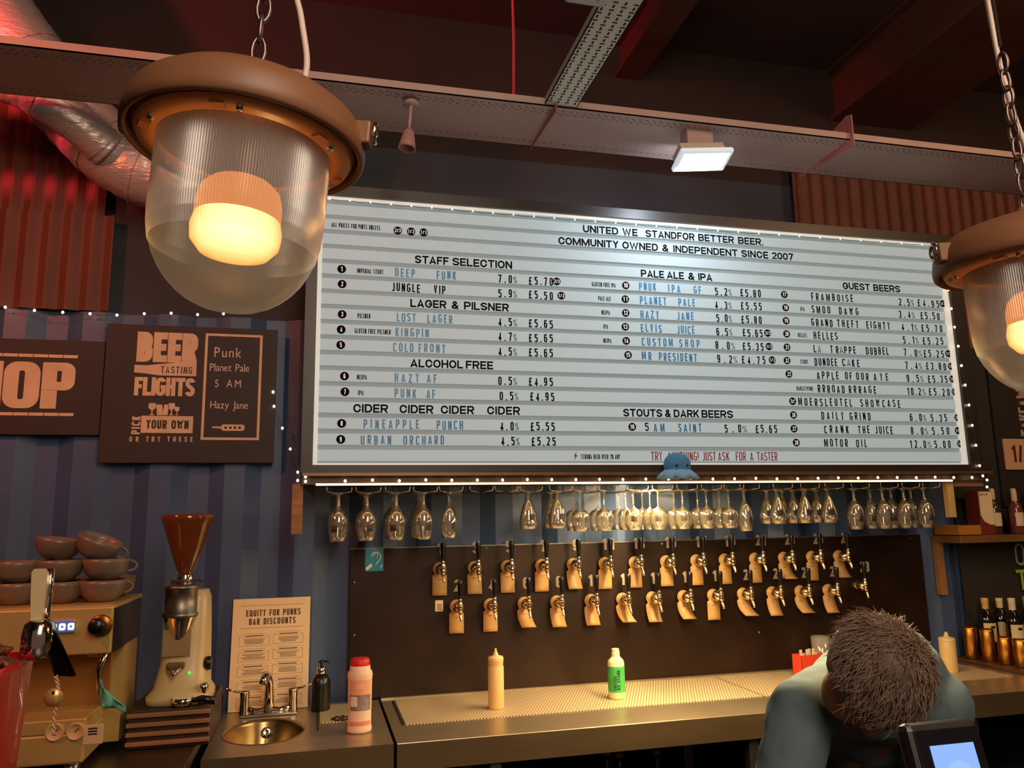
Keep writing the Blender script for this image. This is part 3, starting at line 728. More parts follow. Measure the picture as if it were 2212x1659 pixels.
def make_tap():
    t = thing('beer_tap', '', 'beer tap')
    Mx = Matrix.Rotation(PI / 2, 4, 'X')
    MB().lathe([(0, 0), (.020, 0), (.022, .004), (.016, .008), (.012, .012), (.012, .04), (.018, .040), (.0235, .052), (.0235, .064), (.018, .076), (.010, .082), (0, .083)], 20, M=Mx).build('shank', BRASSY, t)
    mb = MB(); mb.lathe([(0, .038), (.006, .038), (.009, .034), (.009, .028), (.007, .024), (.0115, .018), (.0115, .010), (.008, .006), (.0115, -.002), (.0105, -.014), (.007, -.020), (0, -.022)], 14, (.002, -.088, 0)); mb.build('faucet_body', BRASSY, t)
    mb = MB(); mb.tube([(.002, -.088, -.015), (.002, -.096, -.030), (.003, -.104, -.045), (.003, -.106, -.052)], .006, 10, radii=[.008, .0065, .0055, .0055]); mb.build('spout', BRASSY, t)
    mb = MB(); mb.lathe([(0, .034), (.0070, .034), (.0078, .045), (.0100, .070), (.0115, .094), (.0115, .104), (.0095, .108), (0, .108)], 12, (.002, -.088, 0)); h = mb.build('handle', BLACKP, t)
    MB().lathe([(0, .1075), (.0090, .1075), (.0080, .1098), (0, .110)], 12, (.002, -.088, 0)).build('handle_cap', CHROME, h)
    return t
tap0 = make_tap()
tags0 = []
curls = [0, 0, .03, .055, .02]
for i in range(28):
    row = i % 2; px = (upx if row == 0 else lpx)[i // 2]
    if i == 27: z = 1.265
    else: z = 1.403 if row == 0 else 1.249
    X = xat(px, YP - .088, z + .1)
    t = tap0 if i == 0 else copy_tree(tap0)
    t.location = (X - .002, YP, z)
    if i == 27: t.location = (X - .002, YP, z); t.rotation_euler = (0, 0, -.25)
    t['group'] = 'beer taps on the dark panel'
    t['label'] = 'black-handled beer tap, %s from the left in the %s row%s' % (ORD[i // 2], 'upper' if row == 0 else 'lower', '' if i != 27 else ', without a tag')
    if i != 27:
        cu = curls[[0, 3, 0, 0, 1, 0, 3, 2, 2, 4, 1, 2, 0, 3, 1, 2, 1, 3, 1, 1, 0, 3, 4, 3, 0, 3, 3][i]]
        cu = {0: .0, 1: .004, 2: .02, 3: .045, 4: .03}[[0, 0, 1, 0, 1, 3, 0, 2, 2, 2, 0, 3, 0, 2, 1, 3, 0, 0, 0, 3, 0, 2, 3, 3, 0, 2, 4][i]]
        tw_ = cu * random.uniform(.15, .4)
        g = tag_mesh(cu, tw_)
        g.v = [(v[0] + X - .004 + 0, v[1] + YP - .020, v[2] + z) for v in g.v]
        gt = thing('tap_tag', '', 'tag', (X - .004, YP - .05, z), 'cream card tags on the taps')
        gt['label'] = 'cream bottle-shaped card tag%s, %s from the left in the %s row of taps' % (' curling forward' if cu > .015 else '', ORD[i // 2], 'upper' if row == 0 else 'lower')
        g.build('card', CREAM2, gt)
        mb = MB(); mb.tube([(X - .004 + .008 * math.cos(a), YP - .0212 - cu * .05, z - .040 + .004 * math.sin(a)) for a in [PI + PI * k / 6 for k in range(7)]], .0007, 4); mb.build('printed_mark', PRINT, gt)
    s = str(i + 1); nx = xat(px, YP, z + .085) - (.038 if len(s) == 1 else .046)
    if i == 27: nx += -.012
    sans_mb(MB(), s, (nx + .012, YP - .0008, z + .058), .026 if len(s) == 1 else .052, .049, .5, .22, gapmin=.07).build('numeral', NUMG, panel)
# stickers
st = thing('hearing_loop_sticker', 'square teal hearing-loop sticker at the top left of the tap panel', 'sticker', (.24, YP, 1.42))
a = at(789, 1186, Y=YP); b = at(828, 1233, Y=YP)
MB().box(a.x, b.x, YP - .0025, YP - .0005, b.z, a.z).build('backing', mat('teal sticker', (38, 136, 160), .5), st)
ex, ez = (a.x + b.x) / 2 + .006, (a.z + b.z) / 2 + .012
WI = mat('sticker white', (225, 225, 220), .6)
mb = MB()
mb.tube([(ex + .019 * math.cos(t), YP - .0028, ez + .019 * math.sin(t)) for t in [PI * .95 - (PI * 1.25) * k / 12 for k in range(13)]] + [(ex + .004, YP - .0028, ez - .024), (ex - .002, YP - .0028, ez - .034)], .0028, 6)
mb.tube([(ex + .009 * math.cos(t), YP - .0028, ez + .004 + .009 * math.sin(t)) for t in [PI * 1.0 - (PI * 1.4) * k / 10 for k in range(11)]], .0016, 6)
mb.build('ear_symbol', WI, st)
MB().box(-.014, .014, -.0008, .0008, -.006, .006, Matrix.Translation((a.x + .016, YP - .003, b.z + .017)) @ Matrix.Rotation(-.7, 4, 'Y')).build('bar_symbol', WI, st)
text_mb(MB(), 'T', (b.x - .014, YP - .0027, b.z + .010), .010, .012, .03, .8, depth=.02).build('lettering', WI, st)
st2 = thing('paper_label', 'tiny cream paper label stuck on the tap panel below tap 1', 'label', (.50, YP, 1.25))
a = at(940, 1297, Y=YP); b = at(957, 1320, Y=YP)
MB().box(a.x, b.x, YP - .002, YP - .0005, b.z, a.z).build('paper', CREAM, st2)
mb = MB()
for k in range(4): mb.box(a.x + .006, b.x - .005, YP - .0024, YP - .0018, b.z + .005 + k * .007, b.z + .008 + k * .007)
mb.build('printed_lines', PRINT, st2)

# ================================================================== COUNTERS
def drip_mat():
    m = bpy.data.materials.new('perforated steel'); m.use_nodes = True; nt = m.node_tree; b = nt.nodes['Principled BSDF']
    b.inputs['Metallic'].default_value = .4; b.inputs['Roughness'].default_value = .5
    tc = nt.nodes.new('ShaderNodeTexCoord'); sp = nt.nodes.new('ShaderNodeSeparateXYZ')
    nt.links.new(tc.outputs['Object'], sp.inputs[0])
    def mth(op, a, b2=None):
        n = nt.nodes.new('ShaderNodeMath'); n.operation = op
        for i, v in enumerate((a, b2)):
            if v is None: continue
            if isinstance(v, (int, float)): n.inputs[i].default_value = v
            else: nt.links.new(v, n.inputs[i])
        return n.outputs[0]
    sx = mth('SINE', mth('MULTIPLY', sp.outputs[0], 2 * PI / .012)); sy = mth('SINE', mth('MULTIPLY', sp.outputs[1], 2 * PI / .026))
    d = mth('GREATER_THAN', mth('MULTIPLY', sx, sy), .42)
    mx = nt.nodes.new('ShaderNodeMix'); mx.data_type = 'RGBA'
    nt.links.new(d, mx.inputs['Factor']); mx.inputs[6].default_value = lin((226, 204, 160)); mx.inputs[7].default_value = lin((70, 48, 24))
    nt.links.new(mx.outputs[2], b.inputs['Base Color'])
    return m
DRIP = drip_mat()
ZC = .90
YF, YBK = 2.69, 3.35
ct = thing('bar_counter', 'long stainless steel back counter with perforated drip tray, right of the seam', 'counter', (1.6, 3.0, 0))
mb = MB(); mb.bbox(.272, 5.2, YF, YBK + .005, .893, ZC, .002); mb.build('top', STEEL, ct)
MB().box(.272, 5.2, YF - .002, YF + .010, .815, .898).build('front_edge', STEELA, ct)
MB().box(.272, 2.95, YBK - .012, YBK + .004, .900, .906).build('rear_lip', STEEL, ct)
MB().box(.325, 1.72, 2.915, 3.325, .9002, .9022).build('drip_tray', DRIP, ct)
MB().box(1.73, 2.92, 2.915, 3.325, .9002, .9022).build('drip_tray', DRIP, ct)
MB().box(.312, .320, 2.914, 3.30, .9002, .9025).build('tray_slot', BLACKM, ct)
for x in (.60, 1.55, 2.5, 3.4, 4.3):
    MB().bbox(x - .02, x + .02, YF + .02, YF + .06, 0, .893, .003).build('leg', STEELD, ct)
    MB().bbox(x - .02, x + .02, 3.25, 3.29, 0, .893, .003).build('leg', STEELD, ct)
MB().box(.30, 5.2, YF + .05, 3.33, .50, .52).build('undershelf', BLACKM, ct)
MB().box(.30, 5.2, 3.32, 3.335, .0, .89).build('back_panel', BLACKM, ct)
for k, (x, y) in enumerate(((1035, 1628), (1310, 1619), (1337, 1625), (1418, 1618))):
    p = at(x, y, Y=2.95)
    b_ = thing('capped_bottle', ['dark bottle with pale cap under the counter, nearest the left counter leg', 'dark pale-capped bottle under the counter, left one of the close pair',
               'dark pale-capped bottle under the counter, right one of the close pair', 'dark bottle with pale cap under the counter, furthest right'][k], 'bottle', (p.x, 2.95, .521), 'capped bottles under the counter')
    h = p.z - .52
    MB().lathe([(0, 0), (.03, 0), (.03, h * .6), (.014, h * .8), (.012, h - .01), (0, h - .01)], 16, (p.x, 2.95, .52)).build('body', BLACKP, b_)
    MB().lathe([(0, h), (.015, h), (.016, h - .014), (.014, h - .016)], 16, (p.x, 2.95, .52)).build('cap', mat('pale cap', (176, 132, 92), .5), b_)

su = thing('sink_unit', 'stainless steel sink counter section left of the seam with an oval basin', 'sink', (0, 3.0, 0))
sx0, sx1 = -.318, .262
scx, scy, srx, sry = -.152, 2.985, .134, .172
def top_with_hole():
    N = 48; vs = []; fs = []
    rect = []
    for i in range(N):
        a = 2 * PI * i / N; dx, dy = math.cos(a), math.sin(a)
        vs.append((scx + srx * dx, scy + sry * dy, ZC))
    for i in range(N):
        a = 2 * PI * i / N; dx, dy = math.cos(a), math.sin(a)
        t = min([((sx1 - scx) / dx) if dx > 1e-6 else 1e9, ((sx0 - scx) / dx) if dx < -1e-6 else 1e9, ((YBK - scy) / dy) if dy > 1e-6 else 1e9, ((YF - scy) / dy) if dy < -1e-6 else 1e9])
        rect.append((scx + dx * t, scy + dy * t))
    for (x, y) in rect: vs.append((x, y, ZC))
    for i in range(N):
        j = (i + 1) % N; fs.append((i, j, N + j, N + i))
    # corners
    for cx_, cy_ in ((sx0, YF), (sx1, YF), (sx0, YBK), (sx1, YBK)):
        ang = math.atan2(cy_ - scy, cx_ - scx) % (2 * PI); i = int(ang / (2 * PI) * N) % N
        vs.append((cx_, cy_, ZC)); fs.append((N + i, N + (i + 1) % N, len(vs) - 1))
    mb = MB(); mb.add(vs, fs)
    return mb
top_with_hole().build('top', STEEL, su)
def oval(prof, cxx, cyy, rx, ry, n=40):
    vs = []; fs = []
    for (s_, z, oy) in prof:
        for i in range(n):
            a = 2 * PI * i / n; vs.append((cxx + rx * s_ * math.cos(a), cyy + oy + ry * s_ * math.sin(a), z))
    for j in range(len(prof) - 1):
        for i in range(n): fs.append((j * n + i, j * n + (i + 1) % n, (j + 1) * n + (i + 1) % n, (j + 1) * n + i))
    return vs, fs
BASIN = mat('basin steel', (168, 140, 96), .28, metal=1.0)
v_, f_ = oval([(1.03, ZC + .001, 0), (1.0, ZC + .002, 0), (.97, ZC - .012, 0), (.90, ZC - .07, 0), (.75, ZC - .12, 0), (.4, ZC - .135, 0), (.02, ZC - .138, 0)], scx, scy, srx, sry)
MB().add(v_, f_, True).build('basin', BASIN, su)
ov = MB().lathe([(0, 0), (.016, 0), (.018, .003), (.012, .006), (.006, .004), (0, .004)], 16, (scx, scy + .150, ZC - .040), Matrix.Rotation(PI / 2 - .3, 4, 'X')); ov.build('overflow', CHROME, su)
mb = MB(); cp = [(scx + .002 * math.sin(k * 2.4), scy + .144 - k * .008, ZC - .05 - k * .006) for k in range(14)]; mb.tube(cp, .0016, 5); mb.build('plug_chain', CHROME, su)
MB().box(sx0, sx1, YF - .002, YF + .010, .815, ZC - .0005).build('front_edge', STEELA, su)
MB().box(sx0, sx0 + .006, YF, YBK, .815, ZC - .0005).build('side_edge', STEEL, su)
MB().box(sx0 + .01, sx1, YF + .04, YBK, .60, .815).build('cabinet', BLACKM, su)
for x in (sx0 + .03, sx1 - .03):
    MB().bbox(x - .02, x + .02, YF + .02, YF + .06, 0, .6, .003).build('leg', STEELD, su)
MB().box(.035, .20, 3.03, 3.31, .9002, .9022).build('drip_tray', DRIP, su)
MB().box(.024, .029, 2.93, 3.22, .9002, .9015).build('tray_slot', BLACKM, su)
# black rubber ring on the drip tray
rm = MB()
cxm = at(738, 1552, Z=.903)
for k in range(9):
    a = 2 * PI * k / 9; r_ = .026 if k else 0
    rm.lathe([(.006, 0), (.010, .0015), (.006, .003), (.005, .0015), (.006, 0)], 12, (cxm.x + .030 * math.cos(a), cxm.y + .030 * math.sin(a), .9025))
rm.lathe([(.006, 0), (.012, .0015), (.006, .003), (.006, 0)], 12, (cxm.x, cxm.y, .9025))
tag(rm.build('rubber_mat', BLACKM), 'small black rubber ring mat lying on the drip tray beside the canister', 'mat')

# mixer tap
fa = thing('mixer_faucet', 'chrome twin-lever mixer faucet standing behind the oval basin', 'faucet', (-.15, 3.235, ZC))
fx, fy = -.150, 3.205
MB().bbox(fx - .102, fx + .102, fy - .016, fy + .016, ZC + .001, ZC + .014, .005).build('base_plate', CHROME, fa)
mb = MB(); mb.tube([(fx - .085, fy, ZC + .03), (fx - .04, fy, ZC + .017), (fx, fy, ZC + .026), (fx + .04, fy, ZC + .017), (fx + .085, fy, ZC + .03)], .014, 12); mb.build('cross_body', CHROME, fa)
for s in (-1, 1):
    MB().lathe([(.019, .012), (.0175, .03), (.0160, .06), (.018, .085), (.0175, .094), (0, .097)], 16, (fx + s * .085, fy, ZC)).build('valve', CHROME, fa)
    mb = MB(); mb.tube([(fx + s * .085, fy, ZC + .090), (fx + s * .12, fy - .012, ZC + .096), (fx + s * .152, fy - .02, ZC + .110)], .004, 8, radii=[.006, .0035, .0045]); mb.build('lever', CHROME, fa)
mb = MB(); mb.tube([(fx, fy, ZC + .015), (fx, fy, ZC + .07), (fx, fy - .004, ZC + .115), (fx - .004, fy - .02, ZC + .145), (fx - .012, fy - .048, ZC + .155), (fx - .016, fy - .072, ZC + .143), (fx - .018, fy - .080, ZC + .128)], .015, 14, radii=[.021, .018, .015, .0145, .0135, .013, .0145]); mb.build('spout', CHROME, fa)

# poster
po = thing('discount_poster', 'cream printed poster in a thin board leaning on the blue wall behind the faucet', 'poster', (-.155, 3.31, .90))
tilt = math.atan2(.055, .407)
Mp = Matrix.Translation((-.302, 3.298, .902)) @ Matrix.Rotation(-tilt, 4, 'X')
PW, PH = .292, .412
MB().box(0, PW, 0, .004, 0, PH, Mp).build('card', CREAM, po)
INKP = mat('poster brown ink', (70, 42, 20), .7); INKT = mat('poster thin ink', (150, 112, 72), .7)
nP = (Mp.to_3x3() @ Vector((0, -1, 0))); uxP = Mp.to_3x3() @ Vector((1, 0, 0)); uzP = Mp.to_3x3() @ Vector((0, 0, 1))
def pp(x, z): return Mp @ Vector((x, -.0006, z))
for s_, x, z, W in (('EQUITY FOR PUNKS', .050, .345, .205), ('BAR DISCOUNTS', .062, .313, .175)):
    sans_mb(MB(), s_, pp(x, z), W, .024, .42, .16, uxP, uzP, nP).build('lettering', INKP, po)
ln = MB()
def pl(x0, x1, z0, z1): ln.box(x0, x1, -.0009, -.0003, z0, z1, Mp)
pl(.03, .265, .385, .3862); pl(.03, .265, .300, .3012)
tx = MB()
for r in range(5):
    for c in range(2):
        x0 = .028 + c * .128; x1 = x0 + .112; z1 = .283 - r * .056 - (.0 if c else .004); z0 = z1 - .044
        for (a0_, a1_, b0_, b1_) in ((x0, x1, z0, z0 + .0008), (x0, x0 + .0008, z0, z1 - .008), (x1 - .0008, x1, z0, z1 - .008), (x0, x0 + .012, z1 - .009, z1 - .008), (x1 - .012, x1, z1 - .009, z1 - .008),
                                     (x0 + .012, x1 - .012, z1, z1 + .0008), (x0 + .012, x1 - .012, z1 - .014, z1 - .0132)): pl(a0_, a1_, b0_, b1_)
        tx.box(x0 + .022, x1 - .022, -.0009, -.0003, z1 - .0085, z1 - .0055, Mp)
        for q in range(4): 
            d = random.uniform(0, .016)
            tx.box(x0 + .012 + d, x1 - .012 - d, -.0009, -.0003, z1 - .021 - q * .0052, z1 - .0193 - q * .0052, Mp)
ln.build('ruled_boxes', INKT, po); tx.build('small_print', INKP, po)

# ------------------------------------------------------------------ bottles on the counters
def put(name, label, cat, x, y, z=ZC):
    p = at(x, y, Z=z); return thing(name, label, cat, p), p
t, p = put('soap_dispenser', 'black pump soap bottle with a silver collar, right of the poster', 'soap bottle', 692, 1534, .9005)
MB().lathe([(0, 0), (.034, 0), (.036, .004), (.036, .095), (.032, .115), (.020, .130), (.013, .135), (0, .135)], 24, p).build('bottle', BLACKP, t)
MB().lathe([(.0155, .132), (.0165, .134), (.0165, .155), (.012, .158), (0, .158)], 20, p).build('collar', CHROME, t)
mb = MB().lathe([(0, .158), (.004, .158), (.004, .172), (.011, .173), (.011, .180), (0, .182)], 14, p); mb.tube([p + Vector((0, 0, .177)), p + Vector((.022, -.008, .177)), p + Vector((.032, -.012, .172))], .0035, 8); mb.build('pump', BLACKP, t)
t, p = put('cleaner_canister', 'white powder canister with red lid standing at the seam of the counters', 'canister', 776, 1581, .9005)
mb = MB(); Wc, Dc = .0385, .027
def ovalp(prof, p, n=28):
    vs = []; fs = []
    for (rx, ry, z) in prof:
        for i in range(n):
            a = 2 * PI * i / n; vs.append((p.x + rx * math.cos(a), p.y + ry * math.sin(a), p.z + z))
    for j in range(len(prof) - 1):
        for i in range(n): fs.append((j * n + i, j * n + (i + 1) % n, (j + 1) * n + (i + 1) % n, (j + 1) * n + i))
    fs.append(tuple(reversed(range(n)))); fs.append(tuple(range((len(prof) - 1) * n, len(prof) * n)))
    return vs, fs
v_, f_ = ovalp([(.034, .028, 0), (.041, .034, .004), (.042, .035, .012), (.039, .033, .024), (.040, .034, .1), (.041, .034, .17), (.043, .035, .184), (.041, .034, .195), (.035, .030, .203), (.034, .029, .216)], p)
MB().add(v_, f_, True).build('body', mat('canister white', (232, 196, 168), .5), t)
v_, f_ = ovalp([(.0335, .029, .214), (.0335, .029, .216), (.033, .0285, .232), (.028, .024, .240), (.02, .018, .241)], p)
MB().add(v_, f_, True).build('lid', mat('red lid', (196, 30, 30), .45), t)
def curved_label(name, p, rx, ry, z0, z1, a0, a1, m, par, off=.0006):
    vs = []; n = 14
    for k in range(n + 1):
        a = a0 + (a1 - a0) * k / n
        for z in (z0, z1): vs.append((p.x + (rx + off) * math.cos(a), p.y + (ry + off) * math.sin(a), p.z + z))
    fs = [(2 * k, 2 * k + 2, 2 * k + 3, 2 * k + 1) for k in range(n)]
    return MB().add(vs, fs, True).build(name, m, par)
A0, A1 = -PI / 2 - .95, -PI / 2 + 1.0
lb = curved_label('label_orange', p, .0405, .0345, .125, .172, A0, A1, mat('label orange', (226, 160, 122), .6), t)
curved_label('label_grey', p, .0405, .0345, .075, .125, A0, A1, mat('label grey', (150, 128, 124), .6, noise_amt=.5, nscale=40), t)
curved_label('label_foot', p, .0405, .0345, .028, .040, A0, A1, mat('label coral', (222, 130, 96), .6), t)
curved_label('label_patch', p, .0405, .0345, .088, .120, -PI / 2 - .85, -PI / 2 - .25, mat('label cream patch', (226, 205, 180), .6), t, .001)
curved_label('label_mark', p, .0405, .0345, .145, .160, -PI / 2 - .45, -PI / 2 + .35, mat('label pink', (238, 168, 150), .6), t, .001)
t, p = put('squeeze_bottle', 'tall translucent cream squeeze bottle with pointed nozzle on the drip tray', 'bottle', 1072, 1530, .9025)
SQ = mat('milky plastic', (214, 184, 124), .45); SQ.node_tree.nodes['Principled BSDF'].inputs['Subsurface Weight'].default_value = .2
MB().lathe([(0, 0), (.028, 0), (.030, .004), (.030, .150), (.027, .157), (.0285, .160), (.0285, .176), (.0285, .178)], 24, p).build('body', SQ, t)
MB().lathe([(.029, .168), (.030, .172), (.030, .182), (.027, .187), (.011, .191), (.009, .199), (.005, .206), (.0035, .216), (0, .217)], 20, p).build('nozzle_cap', SQ, t)
t, p = put('green_label_bottle', 'white plastic bottle with bright green label, flip cap, on the drip tray', 'bottle', 1333, 1508, .9025)
MB().lathe([(0, 0), (.030, 0), (.033, .004), (.033, .132), (.030, .143), (.018, .156), (.015, .160), (0, .160)], 28, p).build('body', mat('white plastic', (226, 222, 168), .45), t)
MB().lathe([(.0165, .156), (.0165, .176), (.014, .180), (.016, .184), (.013, .187), (0, .187)], 18, p).build('cap', mat('cap off-white', (222, 205, 170), .45), t)
g = MB().lathe([(.0335, .026), (.0335, .122)], 28, p).build('label', mat('green label', (64, 176, 84), .5), t, label='green printed label')
DKG = mat('label dark green ink', (14, 44, 24), .6)
for s_, off, W in (('UNITED', -.016, .052), ('WE STAND', -.001, .074)):
    sans_mb(MB(), s_, (p.x + off + .004, p.y - .0346, p.z + .036), W, .0125, .55, .2, (0, 0, 1), (-1, 0, 0)).build('lettering', DKG, g)
t, p = put('red_box', 'small red carton with white paper sticking out, left of the person', 'box', 1742, 1462, .9025)
rb = Matrix.Translation(p) @ Matrix.Rotation(.12, 4, 'Z')
mb = MB().box(-.045, .075, -.03, -.027, 0, .095, rb).box(-.045, .075, .027, .03, 0, .095, rb).box(-.045, -.042, -.03, .03, 0, .095, rb).box(.072, .075, -.03, .03, 0, .095, rb).box(-.045, .075, -.03, .03, 0, .003, rb)
mb.build('carton', mat('red card', (204, 62, 34), .6), t)
mb = MB()
for k in range(6): mb.box(-.03 + k * .017, -.016 + k * .017, -.004 + (k % 2) * .006, -.002 + (k % 2) * .006, .01, .105 + random.uniform(-.008, .012), rb)
mb.build('paper_contents', mat('paper white', (225, 205, 180), .7), t)
t, p = put('glass_jug', 'pale clear tumbler behind the red carton', 'glass', 1778, 1449, .9025)
MB().lathe([(0, 0), (.034, 0), (.036, .002), (.044, .15), (.042, .15), (.034, .006), (0, .005)], 24, p).build('body', clear('frosted tumbler', edge=.7, base=.1, haze=.4), t)
t, p = put('small_squeeze_bottle', 'cream squeeze bottle at the right end of the counter, behind the person', 'bottle', 2047, 1452, ZC)
p = Vector((p.x, min(p.y, 3.29), ZC)); p.x = xat(2047, p.y, 1.0)
t.location = p
MB().lathe([(0, 0), (.032, 0), (.034, .004), (.034, .13), (.030, .14)], 24, p).build('body', SQ, t)
MB().lathe([(.035, .133), (.035, .143), (.030, .148), (.011, .152), (.008, .164), (.004, .172), (0, .173)], 20, p).build('nozzle_cap', SQ, t)

# ================================================================== RIGHT END: cups, wines, shelf, signs
GOLD = mat('copper gold metal', (214, 150, 66), .3, metal=1.0)
tb = thing('cup_board', 'low wooden board carrying the row of copper cups at far right', 'board', (3.1, 3.0, ZC))
MB().bbox(2.985, 3.30, 2.45, 3.345, ZC + .001, ZC + .014, .003).build('plank', mat('dark plank', (92, 56, 24), .5, noise_amt=.3, stretch=(1, 4, 1)), tb)
cp0 = None
cups = [(3.040, 3.262, 2), (3.055, 3.175, 2), (3.065, 3.092, 1), (3.070, 3.012, 1), (3.080, 2.935, 0), (3.085, 2.862, 0)]
for i, (x, y, h) in enumerate(cups):
    H = {2: .145, 1: .120, 0: .100}[h]
    mb = MB(); r_ = .030
    t = thing('copper_cup', 'copper-gold cup stack in the row on the far right board, %s from the left' % ORD[i], 'cup', (x, y, ZC + .014), 'copper cups on the far right board')
    MB().lathe([(0, .001), (r_ * .94, .001), (r_, .004), (r_ * .98, H * .96), (r_ * .9, H), (r_ * .86, H), (r_ * .9, H * .9), (0, H * .88)], 22, (x, y, ZC + .014)).build('body', GOLD, t)
    MB().lathe([(r_ * 1.0, H * .93), (r_ * 1.05, H * .945), (r_ * 1.0, H * .96)], 22, (x, y, ZC + .014)).build('rim', GOLD, t)
WB = mat('wine glass dark', (22, 16, 12), .08, coat=.5); CAPY = mat('capsule yellow', (216, 170, 88), .4); CAPW = mat('capsule cream', (222, 205, 170), .4); LBL = mat('wine label', (222, 196, 148), .6)
wines = [(2122, 3.29, CAPY, 'wine bottle with yellow capsule, leftmost behind the copper cups', .27), (2142, 3.33, CAPW, 'dark wine bottle with cream capsule, just right of the yellow-capped one', .265),
         (2180, 3.20, CAPW, 'wine bottle with cream capsule and large square label behind the copper cups', .275), (2212, 3.27, mat('capsule green', (150, 165, 120), .4), 'wine bottle with pale green capsule, cut by the picture edge', .27)]
for (px, y, cm, lb, H) in wines:
    x = xat(px - 2, y, 1.16) + .02
    y = min(y, 3.30)
    q = Vector((x, y, ZC + .0145))
    t = thing('wine_bottle', lb, 'wine bottle', q, 'wine bottles behind the copper cups')
    MB().lathe([(0, 0), (.034, 0), (.037, .004), (.037, .165), (.033, .185), (.018, .210), (.0145, .222), (.0145, H - .004), (0, H - .004)], 24, q).build('glass_body', WB, t)
    MB().lathe([(.0152, H - .055), (.0155, H - .02), (.0165, H - .018), (.0165, H - .004), (.0155, H), (0, H)], 18, q).build('capsule', cm, t)
    curved_label('paper_label', q, .037, .037, .07, .155, -PI / 2 - 1.2, -PI / 2 + 1.1, LBL, t)
    curved_label('label_motif', q, .037, .037, .13, .142, -PI / 2 - .4, -PI / 2 + .2, PRINT, t, .001)
sh = thing('wall_shelf', 'wooden wall shelf at far right carrying spirit bottles, on a timber bracket', 'shelf', (3.4, 3.25, 1.48))
SY0 = 3.19
ax = xat(2075, SY0, 1.46)
MB().bbox(ax, 4.6, SY0, 3.375, 1.452, 1.486, .002).build('plank', mat('shelf wood', (120, 84, 40), .55, noise_amt=.3), sh)
MB().bbox(ax + .0, ax + .035, 3.34, 3.375, 1.20, 1.452, .002).build('bracket', WOOD, sh)
cr = thing('timber_box', 'small open amber timber box on the left end of the wall shelf', 'box', (ax + .06, 3.25, 1.487))
mb = MB(); x0 = ax + .005; 
mb.box(x0, x0 + .13, 3.20, 3.206, 1.487, 1.535).box(x0, x0 + .13, 3.35, 3.356, 1.487, 1.535).box(x0, x0 + .006, 3.206, 3.35, 1.487, 1.535).box(x0 + .124, x0 + .13, 3.206, 3.35, 1.487, 1.535).box(x0, x0 + .13, 3.2, 3.356, 1.487, 1.490)
mb.build('box_body', mat('amber wood', (176, 112, 40), .5, noise_amt=.25), cr)
for k in range(5):
    z0 = 1.487
    tz = thing('steel_straw', 'thin steel pourer leaning in the timber box, %s of five' % ORD[k], 'bar tool', (x0 + .06 + k * .012, 3.25, 1.492), 'steel pourers in the timber box')
    MB().tube([(x0 + .05 + k * .013, 3.23 + k * .012, 1.492), (x0 + .075 + k * .014, 3.24 + k * .012, 1.54 + .006 * k)], .0025, 6).build('tube', CHROME, tz)
sp = thing('boxed_spirit', 'tall box with cream front and dark red side at the left of the wall shelf', 'box', (ax + .20, 3.3, 1.487))
x1 = xat(2112, 3.25, 1.6)
MB().bbox(x1 + .006, x1 + .09, 3.245, 3.33, 1.4865, 1.70, .002).build('carton', mat('dark red card', (116, 36, 20), .6), sp)
MB().prism([(x1 + .010, 1.695), (x1 + .010, 1.58), (x1 + .028, 1.55), (x1 + .06, 1.535), (x1 + .086, 1.535), (x1 + .086, 1.695)], 3.2425, 3.2448).build('cream_front', CREAM, sp)
sans_mb(MB(), 'BREW', (x1 + .016, 3.2424, 1.675), .045, .012, .5, .18).build('lettering', PRINT, sp)
SPG = [mat('gin glass', (60, 48, 36), .08, coat=.4), mat('rosy spirit', (110, 56, 52), .1, coat=.4), mat('dark rum glass', (30, 24, 18), .08, coat=.4)]
NKW = mat('neck label', (214, 188, 150), .5)
for k in range(9):
    y = 3.29 if k % 2 == 0 else 3.225
    x = x1 + .135 + k * .066
    H = random.choice([.215, .235, .225])
    q = Vector((x, y, 1.4865))
    t = thing('spirit_bottle', 'spirit bottle on the wall shelf, %s from the cream-fronted box' % ORD[k], 'bottle', q, 'spirit bottles on the wall shelf')
    MB().lathe([(0, 0), (.028, 0), (.031, .004), (.031, .12), (.026, .14), (.012, .158), (.011, H - .03), (0, H - .03)], 20, q).build('glass_body', SPG[k % 3], t)
    MB().lathe([(.0125, H - .055), (.0135, H - .052), (.0135, H - .008), (.011, H), (0, H)], 14, q).build('stopper', NKW, t)
    curved_label('paper_label', q, .031, .031, .04, .105, -PI / 2 - .9, -PI / 2 + .7, NKW if k % 3 else LBL, t)
# signs on the wall at right
tk = thing('takeaway_sign', 'tall black sign with TAKEAWAY painted upwards at the far right edge', 'sign', (3.9, 3.36, 2.1))
sx = xat(2180, 3.36, 2.2)
MB().box(xat(2140, 3.36, 2.0) + .03, 4.6, 3.362, 3.376, 1.62, 2.42).build('panel', SIGNB, tk)
WTR = mat('stencil pale', (176, 150, 128), .7)
sans_letters(WTR, tk, 'TAKEAWAY', (3.72, 3.3616, 1.985), .335, .125, .3, .11, (0, 0, 1), (-1, 0, 0), gapmin=.04)
ot = thing('third_measure_sign', 'cream sign reading 1/3 on the right wall beside the board', 'sign', (3.6, 3.35, 1.89))
MB().bbox(3.463, 3.83, 3.350, 3.360, 1.809, 1.970, .002).build('panel', mat('cream sign face', (206, 160, 120), .6), ot)
sans_letters(mat('sign red-brown ink', (86, 26, 14), .6), ot, '1/3', (3.512, 3.3498, 1.848), .115, .088, .42, .17)
lw = thing('chalk_lettering_board', 'dark board under the wall shelf with big pale and yellow-green chalk letters', 'sign', (3.9, 3.36, 1.2))
